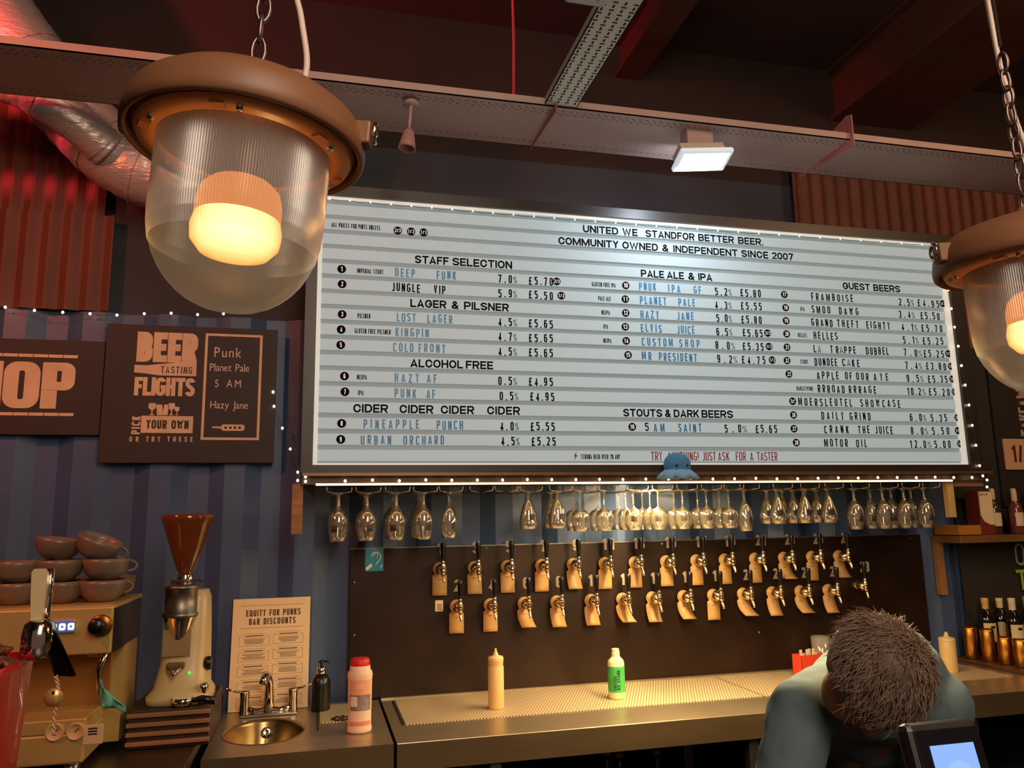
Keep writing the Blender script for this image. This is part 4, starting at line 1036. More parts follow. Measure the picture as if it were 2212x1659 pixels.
MB().box(3.50, 4.4, 3.362, 3.372, .98, 1.44).build('panel', SIGNB, lw)
sans_mb(MB(), 'O', (xat(2192, 3.36, 1.4), 3.3616, 1.325), .06, .11, .5, .11).build('lettering', mat('chalk grey', (150, 150, 120), .8), lw)
sans_mb(MB(), 'T', (xat(2197, 3.36, 1.25), 3.3616, 1.205), .07, .10, .6, .16).build('lettering', mat('chalk lime', (150, 170, 60), .8), lw)

# ================================================================== LEFT SIGNS
hs = thing('hop_sign', 'black wall sign with big cream letters HOP between two broken lines, far left', 'sign', (-1.2, 3.36, 2.1))
MB().box(-2.0, -.826, 3.350, 3.378, 1.953, 2.325).build('panel', SIGNB, hs)
def ring_poly(mb, outer, inner, y0, y1):
    n = len(outer); vs = []
    for P in (outer, inner):
        for x, z in P: vs.append((x, y0, z))
    for P in (outer, inner):
        for x, z in P: vs.append((x, y1, z))
    fs = []
    for i in range(n):
        j = (i + 1) % n
        fs += [(i, j, n + j, n + i), (2 * n + i, 3 * n + i, 3 * n + j, 2 * n + j), (i, 2 * n + i, 2 * n + j, j), (n + i, n + j, 3 * n + j, 3 * n + i)]
    mb.add(vs, fs)
def rrect(x0, x1, z0, z1, r, n=6, rr=None):
    P = []; R4 = rr or (r, r, r, r)
    for (cx_, cz_, a0, q) in ((x1 - R4[0], z0 + R4[0], -PI / 2, R4[0]), (x1 - R4[1], z1 - R4[1], 0, R4[1]), (x0 + R4[2], z1 - R4[2], PI / 2, R4[2]), (x0 + R4[3], z0 + R4[3], PI, R4[3])):
        for k in range(n): 
            a = a0 + PI / 2 * k / (n - 1); P.append((cx_ + q * math.cos(a), cz_ + q * math.sin(a)))
    return P
y0, y1 = 3.3475, 3.3502
zt, zbm = 2.235, 2.053
mb = MB(); mb.prism([(-1.235, zbm), (-1.176, zbm), (-1.176, zt), (-1.235, zt)], y0, y1).prism([(-1.345, zbm), (-1.286, zbm), (-1.286, zt), (-1.345, zt)], y0, y1).prism([(-1.286, 2.12), (-1.235, 2.12), (-1.235, 2.165), (-1.286, 2.165)], y0, y1)
mb.build('letter', CHALK, hs)
mb = MB(); ring_poly(mb, rrect(-1.172, -1.046, zbm, zt, .045), rrect(-1.120, -1.100, zbm + .035, zt - .035, .008), y0, y1); mb.build('letter', CHALK, hs)
mb = MB(); ring_poly(mb, rrect(-1.040, -.924, 2.125, zt, .03, rr=(.035, .035, .004, .001)), rrect(-.988, -.972, 2.158, zt - .033, .005), y0, y1)
mb.prism([(-1.040, zbm), (-.984, zbm), (-.984, 2.126), (-1.040, 2.126)], y0, y1); mb.build('letter', CHALK, hs)
for zz in (2.254, 2.025):
    x = -1.6
    while x < -.93:
        MB().box(x, min(x + .050, -.915), y0, y1, zz, zz + .012).build('dash', CHALK, hs); x += .0525

bs = thing('tasting_flights_sign', 'black wall sign reading BEER TASTING FLIGHTS with a chalked list panel', 'sign', (-.5, 3.36, 2.1))
MB().box(-.822, -.171, 3.350, 3.378, 1.845, 2.40).build('panel', SIGNB, bs)
def sw(body, xa, xb, ya, yb, bold, sx, m=CHALK, name='lettering', lbl=None):
    """word between pixel columns xa..xb, from pixel row ya (cap top) to yb (baseline)"""
    p0 = at(xa, yb, Y=3.3502); p1 = at(xb, yb, Y=3.3502); p2 = at(xa, ya, Y=3.3502)
    if m is CHALKL: o = text_mb(MB(), body, (p0.x, 3.3498, p0.z), p1.x - p0.x, p2.z - p0.z, bold, sx, depth=.04).build(name, m, bs)
    elif bold > .2: sans_letters(m, bs, body, (p0.x, 3.3498, p0.z), p1.x - p0.x, p2.z - p0.z, sx, bold, gapmin=.015); return
    else: o = sans_mb(MB(), body, (p0.x, 3.3498, p0.z), p1.x - p0.x, p2.z - p0.z, sx, bold, gapmin=.015 if bold > .2 else .1).build(name, m, bs)
    if lbl: o['label'] = lbl
    return o
sw('BEER', 294, 426, 716, 781, .235, .52)
sw('FLIGHTS', 289, 420, 814, 854, .21, .52)
q0 = at(291, 787, Y=3.35); q1 = at(345, 808, Y=3.35); q2 = at(425, 785, Y=3.35); q3 = at(424, 812, Y=3.35)
mb = MB(); mb.prism([(q0.x, q1.z + .004), (q0.x + .045, q1.z), (q1.x, q1.z - .006), (q3.x, q1.z - .006), (q2.x, q0.z + .02), (q1.x, q0.z + .004), (q0.x + .045, q0.z - .003), (q0.x, q0.z - .002)], 3.3476, 3.3502)
mb.build('bottle_shape', CHALK, bs)
p0 = at(347, 806, Y=3.3476); p1 = at(415, 806, Y=3.3476); p2 = at(347, 791, Y=3.3476)
sans_mb(MB(), 'TASTING', (p0.x, 3.3476, p0.z), p1.x - p0.x, p2.z - p0.z, .45, .13).build('lettering', SIGNB, bs)
# row of glass silhouettes
for k, (xx, wd, kind) in enumerate(((328, 14, 's'), (345, 14, 'p'), (357, 12, 'p'), (370, 13, 's'), (382, 9, 's'))):
    pb = at(xx, 897, Y=3.35); pt = at(xx, 871 + (8 if k == 4 else 0) + (3 if k in (1, 2) else 0), Y=3.35); w_ = wd * .00195 / 2 * 1.05; h = pt.z - pb.z
    if kind == 'p': pol = [(-w_ * .7, 0), (w_ * .7, 0), (w_, h), (-w_, h)]
    else: pol = [(-w_ * .7, 0), (w_ * .7, 0), (w_ * .15, h * .12), (w_ * .15, h * .4), (w_, h * .62), (w_ * .85, h), (-w_ * .85, h), (-w_, h * .62), (-w_ * .15, h * .4), (-w_ * .15, h * .12)]
    MB().prism([(pb.x + a, pb.z + b) for a, b in pol], 3.3478, 3.3502).build('glass_shape', CHALK, bs)
a = at(306, 898, Y=3.35); b = at(416, 936, Y=3.35)
MB().prism([(a.x, a.z), (a.x, b.z), (b.x, b.z), (b.x, a.z)], 3.3478, 3.3502).build('box_shape', CHALK, bs)
p0 = at(315, 926, Y=3.3476); p1 = at(407, 926, Y=3.3476); p2 = at(315, 907, Y=3.3476)
sans_mb(MB(), 'YOUR OWN', (p0.x, 3.3476, p0.z), p1.x - p0.x, p2.z - p0.z, .5, .19).build('lettering', SIGNB, bs)
p0 = at(302, 938, Y=3.35); p1 = at(302, 899, Y=3.35); p2 = at(283, 938, Y=3.35)
sans_mb(MB(), 'PICK', (p0.x, 3.3500, p0.z), p1.z - p0.z, p0.x - p2.x, .5, .2, (0, 0, 1), (-1, 0, 0)).build('lettering', CHALK, bs)
for s_, xa, xb in (('OR', 279, 299), ('TRY', 315, 346), ('THESE', 361, 416)): sw(s_, xa, xb, 943, 954, .18, .5)
# chalk panel
a = at(441, 720, Y=3.35); b = at(555, 951, Y=3.35); a2 = at(431, 950, Y=3.35)
xl, xr, zt2, zb2 = a2.x + .004, b.x + .008, a.z, b.z
for (x0, x1, z0, z1) in ((xl, xr, zt2 - .010, zt2), (xl, xr, zb2, zb2 + .010), (xl, xl + .010, zb2 + .010, zt2 - .010), (xr - .010, xr, zb2 + .010, zt2 - .010)):
    MB().box(x0, x1, 3.3478, 3.3502, z0, z1).build('list_border', CHALK, bs)
for s_, xa, xb, ya, yb in (('Punk', 463, 521, 750, 771), ('Planet Pale', 453, 538, 785, 801), ('5 AM', 464, 520, 820, 836), ('Hazy Jane', 454, 535, 866, 882)):
    sw(s_, xa, xb, ya, yb, -.004, .8, CHALKL, 'chalk_writing', 'chalk handwriting')
a = at(458, 923, Y=3.35); 
mb = MB(); mb.prism(rrect(a.x + .035, a.x + .125, a.z - .014, a.z + .012, .010), 3.3478, 3.3502).prism([(a.x, a.z - .003), (a.x + .036, a.z - .005), (a.x + .036, a.z + .004), (a.x, a.z + .003)], 3.3478, 3.3502); mb.build('paddle_shape', CHALK, bs)
for k in range(4):
    MB().lathe([(0, 0), (.005, 0), (.005, .0006), (0, .0006)], 10, (a.x + .052 + k * .018, 3.3477, a.z - .001), Matrix.Rotation(PI / 2, 4, 'X')).build('paddle_hole', SIGNB, bs)

# ================================================================== CABLE TRAYS, BRACKETS, SMALL CEILING THINGS
ZT = 3.09
tr1 = thing('cable_tray', 'long pale perforated cable tray crossing the picture under the ceiling', 'cable tray', (1.2, 2.7, ZT))
mb = MB().box(-2.4, 4.6, 2.55, 2.87, ZT, ZT + .004).box(-2.4, 4.6, 2.55, 2.554, ZT, ZT + .030).box(-2.4, 4.6, 2.866, 2.87, ZT, ZT + .030)
mb.build('tray', TRAYM, tr1)
mb = MB(); x = -1.5
while x < 4.5:
    for yy in (2.575, 2.60, 2.825):
        mb.box(x, x + .010, yy, yy + .004, ZT - .0006, ZT + .0002)
    mb.box(x + .014, x + .018, 2.586, 2.594, ZT - .0006, ZT + .0002)
    x += .028
mb.build('slots', SLOTL, tr1, kind='stuff')
tr2 = thing('cable_tray', 'short white perforated cable tray running back to front from the cross tray', 'cable tray', (.84, 2.2, ZT))
mb = MB().box(.780, .902, 1.55, 2.549, ZT + .006, ZT + .010).box(.780, .783, 1.55, 2.549, ZT + .006, ZT + .034).box(.899, .902, 1.55, 2.549, ZT + .006, ZT + .034)
mb.build('tray', mat('white tray', (222, 222, 212), .5), tr2)
mb = MB(); y = 1.95; k = 0
while y < 2.54:
    for j, xx in enumerate((.792, .824, .856, .888)):
        if (k + j) % 2: mb.box(xx - .008, xx + .008, y, y + .005, ZT + .0052, ZT + .0062)
        else: mb.box(xx - .003, xx + .003, y - .004, y + .010, ZT + .0052, ZT + .0062)
    y += .0185; k += 1
mb.build('slots', SLOTM, tr2, kind='stuff')
jb = thing('junction_box', 'grey metal junction box hanging under the near end of the short cable tray', 'junction box', (.76, 1.95, 3.05))
bxp = at(1262, 2, Z=3.06)
MB().bbox(bxp.x - .062, bxp.x + .062, bxp.y - .10, bxp.y + .004, 3.045, 3.095, .010).build('housing', mat('galvanised box', (150, 138, 128), .35, metal=.8), jb)
for dx in (-.03, .03): MB().lathe([(0, 0), (.005, 0), (.004, .003), (0, .003)], 10, (bxp.x + dx, bxp.y - .03, 3.0425)).build('screw', CHROME, jb)
for k, (X, lb) in enumerate(((.815, 'pink-lit sheet metal bracket on the long cable tray beside the red wire'), (2.065, 'pink-lit angled sheet metal bracket on the long cable tray, right of the small LED light'))):
    b_ = thing('tray_bracket', lb, 'bracket', (X, 2.7, ZT), 'sheet brackets of the cable tray')
    vs = [(X, 2.53, 3.06), (X, 2.90, 3.085), (X, 2.90, 3.10), (X, 2.72, 3.165), (X, 2.56, 3.20), (X, 2.53, 3.19)]
    n = len(vs)
    P = vs + [(x + .004, y, z) for x, y, z in vs]
    MB().add(P, [tuple(range(n)), tuple(reversed(range(n, 2 * n)))] + [(i, i + n, (i + 1) % n + n, (i + 1) % n) for i in range(n)]).build('plate', PINK, b_)
    MB().box(X - .002, X + .05, 2.56, 2.86, ZT + .005, ZT + .008).build('flange', PINK, b_)
p0 = at(1108, 200, Y=2.62); p1 = at(1104, -60, Y=2.50)
rw = MB().tube([p0 + Vector((0, 0, -.03)), p0, p0.lerp(p1, .4) + Vector((.003, 0, 0)), p1, (p1.x, p1.y, 4.0)], .0035, 6)
rw.tube([p0 + Vector((.004, 0, -.03)), p0 + Vector((.006, 0, 0)), p0.lerp(p1, .5) + Vector((.009, 0, 0)), p1 + Vector((.003, 0, 0)), (p1.x + .003, p1.y, 4.0)], .002, 6)
tag(rw.build('suspension_wire', mat('red wire', (214, 40, 66), .5)), 'red wire running from the ceiling down to the cable tray', 'wire')
el = thing('emergency_light', 'small lit white LED emergency light mounted under the cable tray', 'emergency light', (1.42, 2.6, 3.0))
eM = Matrix.Translation((1.425, 2.60, 2.975)) @ Matrix.Rotation(-.12, 4, 'Y') @ Matrix.Rotation(-.35, 4, 'X')
MB().bbox(-.095, .095, -.035, .045, -.002, .045, .004, eM).build('housing', mat('lamp housing cream', (206, 188, 170), .45), el)
MB().bbox(-.112, .112, -.055, .055, -.022, -.001, .006, eM).build('diffuser_rim', mat('clear diffuser rim', (215, 222, 228), .3, emit=(215, 225, 235), es=.5), el)
MB().box(-.098, .098, -.042, .042, -.0235, -.0215, eM).build('diffuser', glow('led white panel', (226, 238, 250), 1.3), el, label='bright white diffuser')
for k in range(9):
    MB().box(-.088 + k * .0205, -.078 + k * .0205, -.022, .022, -.0255, -.0233, eM).build('led', glow('led element', (255, 255, 255), 2.0), el)
MB().box(1.37, 1.48, 2.60, 2.66, 3.015, ZT).build('mount', TRAYM, el)
sl = thing('small_spotlight', 'small pale cone spotlight hanging from the long cable tray near the left', 'spotlight', (.293, 2.62, 2.95))
sM = Matrix.Rotation(.12, 4, 'Y')
MB().lathe([(0, .075), (.012, .075), (.020, .06), (.028, .02), (.032, .0), (.029, .0), (.02, .03), (0, .035)], 20, (.285, 2.62, 2.905), sM).build('shade', mat('spot shade', (170, 130, 128), .5), sl)
MB().tube([(.292, 2.62, 2.975), (.296, 2.62, 3.02), (.300, 2.62, 3.09)], .006, 8).build('stem', TRAYM, sl)
MB().lathe([(0, .0), (.03, .0), (.026, .014), (0, .016)], 16, (.300, 2.62, 3.073)).build('mount', TRAYM, sl)

# ducts
def duct(name, label, path, r, par=None):
    P = [Vector(p) for p in path]
    S = []
    for i in range(len(P) - 1):                                   # Catmull-Rom
        p0_ = P[max(i - 1, 0)]; p1_ = P[i]; p2_ = P[i + 1]; p3_ = P[min(i + 2, len(P) - 1)]
        for k in range(14):
            t = k / 14
            S.append(.5 * ((2 * p1_) + (p2_ - p0_) * t + (2 * p0_ - 5 * p1_ + 4 * p2_ - p3_) * t * t + (3 * p1_ - p0_ - 3 * p2_ + p3_) * t ** 3))
    S.append(P[-1])
    rad = [r * (1 + .018 * math.sin(i * 2.3) + .012 * random.uniform(-1, 1)) for i in range(len(S))]
    t = par or thing(name, label, 'duct', P[0])
    MB().tube(S, r, 28, radii=rad).build('branch' if par else 'foil_skin', FOIL, t)
    for i in range(3, len(S) - 2, 9):
        d = (S[i + 1] - S[i - 1]).normalized()
        MB().tube([S[i] - d * .006, S[i] + d * .006], r, 28, False, True, [r * 1.03, r * 1.03]).build('band', FOIL, t)
    return t
dct = duct('flexible_duct', 'thick silver foil duct lit red, sweeping down from the ceiling at upper left',
     [(-1.62, 3.16, 3.99), (-1.40, 3.17, 3.80), (-1.16, 3.18, 3.46), (-.93, 3.19, 3.17), (-.72, 3.20, 3.00), (-.45, 3.22, 2.97), (-.15, 3.24, 3.08), (.0, 3.26, 3.4)], .135)
duct('foil_branch_duct', 'thinner crinkled foil duct entering from the left edge and joining the thick duct',
     [(-2.3, 2.92, 3.26), (-1.7, 2.93, 3.215), (-1.35, 2.94, 3.20), (-1.10, 2.97, 3.185), (-.92, 3.02, 3.10), (-.80, 3.10, 3.02)], .075, dct)

# ================================================================== PENDANT LAMPS
LP = Matrix.Rotation(PI, 4, 'X')
def lamp(cx_, cy_, zr, label, tiltx, tilty, k=1.0):
    t = thing('pendant_lamp', label, 'pendant lamp', (0, 0, 0), 'industrial pendant lamps')
    # built round its own origin = centre of the rim
    mb = MB(); mb.lathe([(.098, -.004), (.104, -.006), (.128, -.004), (.131, .0), (.131, .010), (.134, .010), (.134, -.006), (.138, -.010), (.142, -.006), (.143, .004), (.140, .022), (.132, .036), (.115, .050), (.085, .060), (.045, .066), (0, .067)], 72); mb.build('housing', LAMPM, t)
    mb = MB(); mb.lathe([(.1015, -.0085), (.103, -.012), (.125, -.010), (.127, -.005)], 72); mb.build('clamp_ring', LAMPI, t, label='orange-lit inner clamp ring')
    mb = MB(); mb.lathe([(.1045, .004), (.1045, -.002), (.101, -.014), (.1, -.102), (.0985, -.120), (.0950, -.138)], 400, ribs=1, rib=.0006, smooth=False)
    mb.lathe([(.0950, -.138), (.0895, -.153), (.082, -.167), (.073, -.179), (.062, -.190), (.050, -.1985), (.036, -.205), (.019, -.209), (0, -.210)], 72)
    g = mb.build('ribbed_glass', GLASSL, t)
    mb = MB(); mb.lathe([(.016, .0), (.018, -.045), (.020, -.05)], 20); mb.build('lamp_holder', LAMPM, t)
    mb = MB(); mb.lathe([(.050, -.098), (.053, -.112), (.051, -.128), (.040, -.141), (.020, -.147), (0, -.148)], 36); bb_ = mb.build('bulb', HOT, t, label='glowing amber bulb')  # bulb shaped as wide as its glow spread sideways by the ribbed glass
    mb = MB(); mb.lathe([(.018, -.044), (.036, -.052), (.046, -.062), (.050, -.078), (.050, -.098)], 36); mb.build('bulb_neck', HOT2, bb_)
    for q in range(6):
        a = q * PI / 3 + .35
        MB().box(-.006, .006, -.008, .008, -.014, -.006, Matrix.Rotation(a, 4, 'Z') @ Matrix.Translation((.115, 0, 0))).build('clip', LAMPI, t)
        MB().lathe([(0, -.016), (.004, -.016), (.004, -.008)], 10, Matrix.Rotation(a + .2, 4, 'Z') @ Vector((.114, 0, 0))).build('screw', CHROME, t)
    for s in (0, 1):
        a = -.25 + s * PI
        Mh = Matrix.Rotation(a, 4, 'Z')
        MB().bbox(.128, .152, -.012, .012, .004, .034, .003, Mh).build('hinge_lug', LAMPM, t)
        pts = [Mh @ Vector((.156 + 0 * math.cos(u), .009 * math.cos(u), .022 + .012 * math.sin(u))) for u in [2 * PI * i / 12 for i in range(13)]]
        MB().tube(pts, .0028, 6, cap=False).build('eyelet', CHROME, t)
    top = .067
    MB().tube([(-.003, 0, top - .004), (-.003, 0, top + .02)], .012, 12).build('boss', LAMPM, t)
    for q in range(9):                                            # chain
        zc = top + .030 + q * .030; pts = []
        for i in range(13):
            u = 2 * PI * i / 12; a_, b_ = .008 * math.cos(u), .019 * math.sin(u)
            pts.append((a_, 0, zc + b_) if q % 2 else (0, a_, zc + b_))
        MB().tube(pts, .0026, 6, cap=False).build('chain_link', mat('chain steel', (130, 110, 105), .35, metal=.9), t)
    MB().tube([(0, 0, top + .30), (0, 0, 4.0 - zr)], .003, 6).build('hanger_rod', STEELD, t)
    cb = [(.045, .02, top - .012), (.055, .02, top + .03), (.058, .02, top + .07), (.045, .02, top + .13), (.025, .02, top + .22), (.01, .02, top + .5), (.01, .02, 4.0 - zr)]
    S = []
    P = [Vector(p) for p in cb]
    for i in range(len(P) - 1):
        p0_ = P[max(i - 1, 0)]; p1_ = P[i]; p2_ = P[i + 1]; p3_ = P[min(i + 2, len(P) - 1)]
        for kk in range(6):
            t_ = kk / 6; S.append(.5 * ((2 * p1_) + (p2_ - p0_) * t_ + (2 * p0_ - 5 * p1_ + 4 * p2_ - p3_) * t_ * t_ + (3 * p1_ - p0_ - 3 * p2_ + p3_) * t_ ** 3))
    S.append(P[-1])
    MB().tube(S, .0042, 8).build('flex_cable', mat('white flex', (216, 190, 178), .5), t)
    t.location = (cx_, cy_, zr); t.rotation_euler = (tiltx, tilty, 0); t.scale = (k, k, k)
    return t
lamp(-.092, .95, 2.058, 'large industrial pendant lamp with lit ribbed glass, upper left foreground', 0, .07)
lamp(1.085, .95, 1.985, 'industrial pendant lamp half cut off by the right edge of the picture', 0, -.03)
point('pendant_light_left', (-.092, .95, 1.985), 12, (1.0, .55, .20), .04)
point('pendant_light_right', (1.085, .95, 1.91), 12, (1.0, .55, .20), .04)

# ================================================================== LEFT: ESPRESSO MACHINE, CUPS, GRINDER
lc = thing('left_counter', 'dark left counter under the espresso machine and grinder', 'counter', (-1.2, 2.8, 0))
MB().bbox(-2.3, -.325, 2.30, 3.35, .93, .96, .003).build('top', mat('dark counter', (50, 36, 22), .4), lc)
MB().box(-2.28, -.345, 2.34, 3.33, 0, .93).build('cabinet', BLACKM, lc)
es = thing('espresso_machine', 'steel espresso machine with lit display and black knob at lower left', 'espresso machine', (-.85, 2.7, .96))
MST = mat('machine steel', (216, 182, 112), .42, metal=.55, noise_amt=.1, nscale=6)
MYEL = mat('machine ochre panel', (176, 122, 60), .45, metal=.5)
ex0, ex1 = -1.35, -.536
MB().bbox(ex0, ex1, 2.45, 2.47, 1.258, 1.382, .004).build('front_panel', MST, es)
MB().box(ex0, ex1 + .002, 2.47, 2.80, 1.258, 1.378).build('top_housing', BLACKP, es)
MB().box(ex0, ex1 + .006, 2.46, 2.80, 1.378, 1.388).build('cup_tray', MST, es)
MB().box(ex0, ex1 - .03, 2.60, 2.80, 1.09, 1.258).build('back_plate', MYEL, es)
MB().box(ex1 - .055, ex1 + .0, 2.62, 2.80, .99, 1.258).build('side_column', MST, es)
MB().bbox(ex0, ex1 - .045, 2.43, 2.62, 1.062, 1.098, .003).build('drip_grille', MST, es)
MB().bbox(ex0, ex1 - .045, 2.43, 2.66, .985, 1.062, .006).build('base_panel', MST, es)
MB().box(ex0, ex1 - .01, 2.66, 2.80, .985, 1.09).build('rear_base', BLACKP, es)
for x in (ex1 - .09, ex0 + .1):
    for y in (2.50, 2.74): MB().lathe([(.022, 0), (.022, .02), (.017, .027)], 16, (x, y, .960)).build('foot', CHROME, es)
dx0 = xat(82, 2.45, 1.35); dx1 = xat(164, 2.45, 1.35)
d = MB().bbox(dx0, dx1, 2.442, 2.451, 1.318, 1.352, .002).build('display', mat('display frame', (200, 200, 200), .3, metal=.6), es)
MB().box(dx0 + .004, dx1 - .004, 2.4405, 2.4425, 1.322, 1.348).build('screen', glow('display blue', (70, 84, 150), 1.0), d)
for k in range(4):
    xk = dx0 + .012 + k * .0215
    pts = rrect(xk, xk + .016, 1.326, 1.344, .004, 4); inn = rrect(xk + .005, xk + .011, 1.332, 1.338, .001, 4)
    mb = MB(); ring_poly(mb, pts, inn, 2.4395, 2.4406); mb.build('icon', glow('display white', (250, 252, 255), 1.5), d)
kb = at(212, 1352, Y=2.44)
kn = MB().lathe([(0, 0), (.026, 0), (.030, .006), (.026, .010), (0, .010)], 24, (kb.x + .006, 2.45, kb.z), Matrix.Rotation(PI / 2, 4, 'X')).build('knob_collar', mat('knob brass', (150, 100, 44), .3, metal=.8), es)
MB().lathe([(0, .034), (.018, .034), (.022, .028), (.022, .008), (.018, .006), (0, .006)], 20, (kb.x, 2.446, kb.z), Matrix.Rotation(PI / 2, 4, 'X')).build('knob', BLACKP, es)
a = at(189, 1385 + 0, Y=2.599); b = at(224, 1418, Y=2.599)
MB().box(a.x, b.x, 2.5975, 2.5998, b.z, a.z).build('sticker', mat('pale sticker', (196, 150, 112), .6), es)
for (x, y) in ((118, 1582), (163, 1580)):
    g_ = at(x, y, Y=2.428)
    MB().lathe([(0, .004), (.017, .004), (.019, .007), (.022, .007), (.022, 0), (0, 0)], 24, (g_.x, 2.431, g_.z), Matrix.Rotation(PI / 2, 4, 'X')).build('gauge', mat('gauge face', (206, 166, 112), .5), es)
    MB().box(-.001, .001, -.0005, .0005, -.002, .012, Matrix.Translation((g_.x, 2.426, g_.z)) @ Matrix.Rotation(.8, 4, 'Y')).build('needle', BLACKP, es)
a = at(181, 1567, Y=2.428); b = at(221, 1606, Y=2.428)
MB().bbox(a.x, b.x, 2.4265, 2.431, b.z, a.z, .0015).build('label_plate', mat('label plate', (206, 176, 136), .6), es)
mb = MB()
for k in range(3): mb.box(a.x + .012, b.x - .014, 2.4258, 2.4266, b.z + .024 + k * .007, b.z + .028 + k * .007)
mb.build('plate_print', PRINT, es)
wp = [at(231, 1388, Y=2.50), at(229, 1412, Y=2.48), at(220, 1432, Y=2.47), at(213, 1448, Y=2.47), at(211, 1500, Y=2.47)]
MB().tube(wp, .0055, 8, radii=[.005, .006, .0065, .0055, .0045]).build('steam_wand', CHROME, es)
for k in range(7):
    q = wp[0].lerp(wp[3], k / 6.5)
    MB().lathe([(.0055, -.002), (.0085, 0), (.0055, .002)], 12, q + Vector((-.004 * (1 if 2 < k < 5 else 0), 0, 0))).build('wand_coil', CHROME, es)
MB().lathe([(0, 0), (.030, 0), (.032, -.02), (.026, -.04), (0, -.045)], 24, (-.80, 2.53, 1.258)).build('group_head', CHROME, es)
# teal cloth hanging on the wand
cl = MB(); vs = []; fs = []
NX, NZ = 12, 12
for j in range(NZ + 1):
    for i in range(NX + 1):
        u = i / NX; v = j / NZ
        wv = .3 + .7 * min(1, v * 1.6)
        px_ = 216 + (u) * (58 * wv) * (1 if v < .8 else 1 - .2 * (v - .8)); py_ = 1466 + v * 70 + 22 * u * (1 - v) * 1.6 - (12 * (1 - u)) * (v > .9)
        q = at(px_, py_, Y=2.478); vs.append((q.x, 2.476 + .010 * math.sin(u * 9 + v * 3), q.z))
for j in range(NZ):
    for i in range(NX): k = j * (NX + 1) + i; fs.append((k, k + 1, k + NX + 2, k + NX + 1))
cl.add(vs, fs, True)
clo = cl.build('cleaning_cloth', mat('teal cloth', (96, 176, 152), .9, noise_amt=.1, nscale=30))
sm = clo.modifiers.new('thick', 'SOLIDIFY'); sm.thickness = .002
tag(clo, 'crumpled teal cleaning cloth hanging on the steam wand of the espresso machine', 'cloth')

CUPM = mat('grey stoneware', (122, 102, 84), .35, noise_amt=.08, nscale=10)
cup_proto = None
def make_cup(r=.062, h=.060):
    t = thing('coffee_cup', '', 'cup')
    MB().lathe([(0, .002), (r * .52, 0), (r * .58, .002), (r * .88, h * .35), (r, h * .8), (r, h), (r * .96, h), (r * .94, h * .75), (r * .8, h * .3), (0, .008)], 32).build('bowl', CUPM, t)
    MB().tube([(r * (.92 + .42 * math.sin(PI * k / 12)), 0, h * (.60 + .26 * math.cos(PI * k / 12))) for k in range(13)], .0045, 8).build('handle', CUPM, t)
    return t
cup_specs = []
ZK = 1.3885
def cupx(px, z): return xat(px, 2.56, z)
stacks = [(222, 'right-hand stack on the espresso machine', .2), (128, 'middle stack on the espresso machine', 0.1), (40, 'left stack on the espresso machine', .4), (-55, 'stack cut by the left picture edge', .1)]
for (px, nm, rz) in stacks:
    for k in range(2 if px < 200 else 2):
        cup_specs.append((cupx(px, 1.42) + random.uniform(-.006, .006), 2.56 + random.uniform(-.005, .005), ZK + k * .0605 + .0005, (0, 0, rz + (1.1 if px < 200 else .3) + random.uniform(-.15, .15)),
                          'grey coffee cup, %s of the %s' % ('upper one' if k else 'bottom one', nm)))
cup_specs.append((cupx(200, 1.52), 2.565, ZK + .124, (0.15, .34, .15), 'tipped grey cup resting on top of the right-hand stack'))
cup_specs.append((cupx(110, 1.51), 2.60, ZK + .122, (0.1, -.12, 2.4), 'grey cup tilted on top of the middle stack'))
cup_specs.append((cupx(215, 1.42), 2.725, ZK, (0, 0, 1.1), 'grey cup standing behind the right-hand stack'))
cup_specs.append((cupx(120, 1.42), 2.72, ZK, (0, 0, .6), 'grey cup standing behind the middle stack'))
for i, (x, y, z, rot, lb) in enumerate(cup_specs):
    c = make_cup() if i == 0 else copy_tree(cup_proto)
    if i == 0: cup_proto = c
    c.location = (x, y, z); c.rotation_euler = rot; c['label'] = lb; c['group'] = 'grey cups on the espresso machine'

# knock box / drawer base and grinder
kx0, kx1 = -.515, -.29
kbx = thing('knock_box_drawer', 'dark wooden drawer base with pale slats under the coffee grinder', 'drawer base', (-.4, 2.8, .96))
MB().bbox(kx0, kx1, 2.62, 2.95, .961, 1.068, .003).build('carcass', mat('dark drawer wood', (58, 34, 18), .5), kbx)
for z in (.972, .998, 1.024, 1.050):
    MB().bbox(kx0 - .002, kx1 + .002, 2.608, 2.620, z, z + .012, .002).build('slat', mat('drawer slat', (150, 104, 70), .5), kbx)
gr = thing('coffee_grinder', 'cream and steel coffee grinder with tall brown bean hopper', 'coffee grinder', (-.40, 2.78, 1.07))
gx, gy = -.392, 2.76
GB = mat('grinder cream', (212, 182, 130), .35, noise_amt=.05)
zg = 1.0695
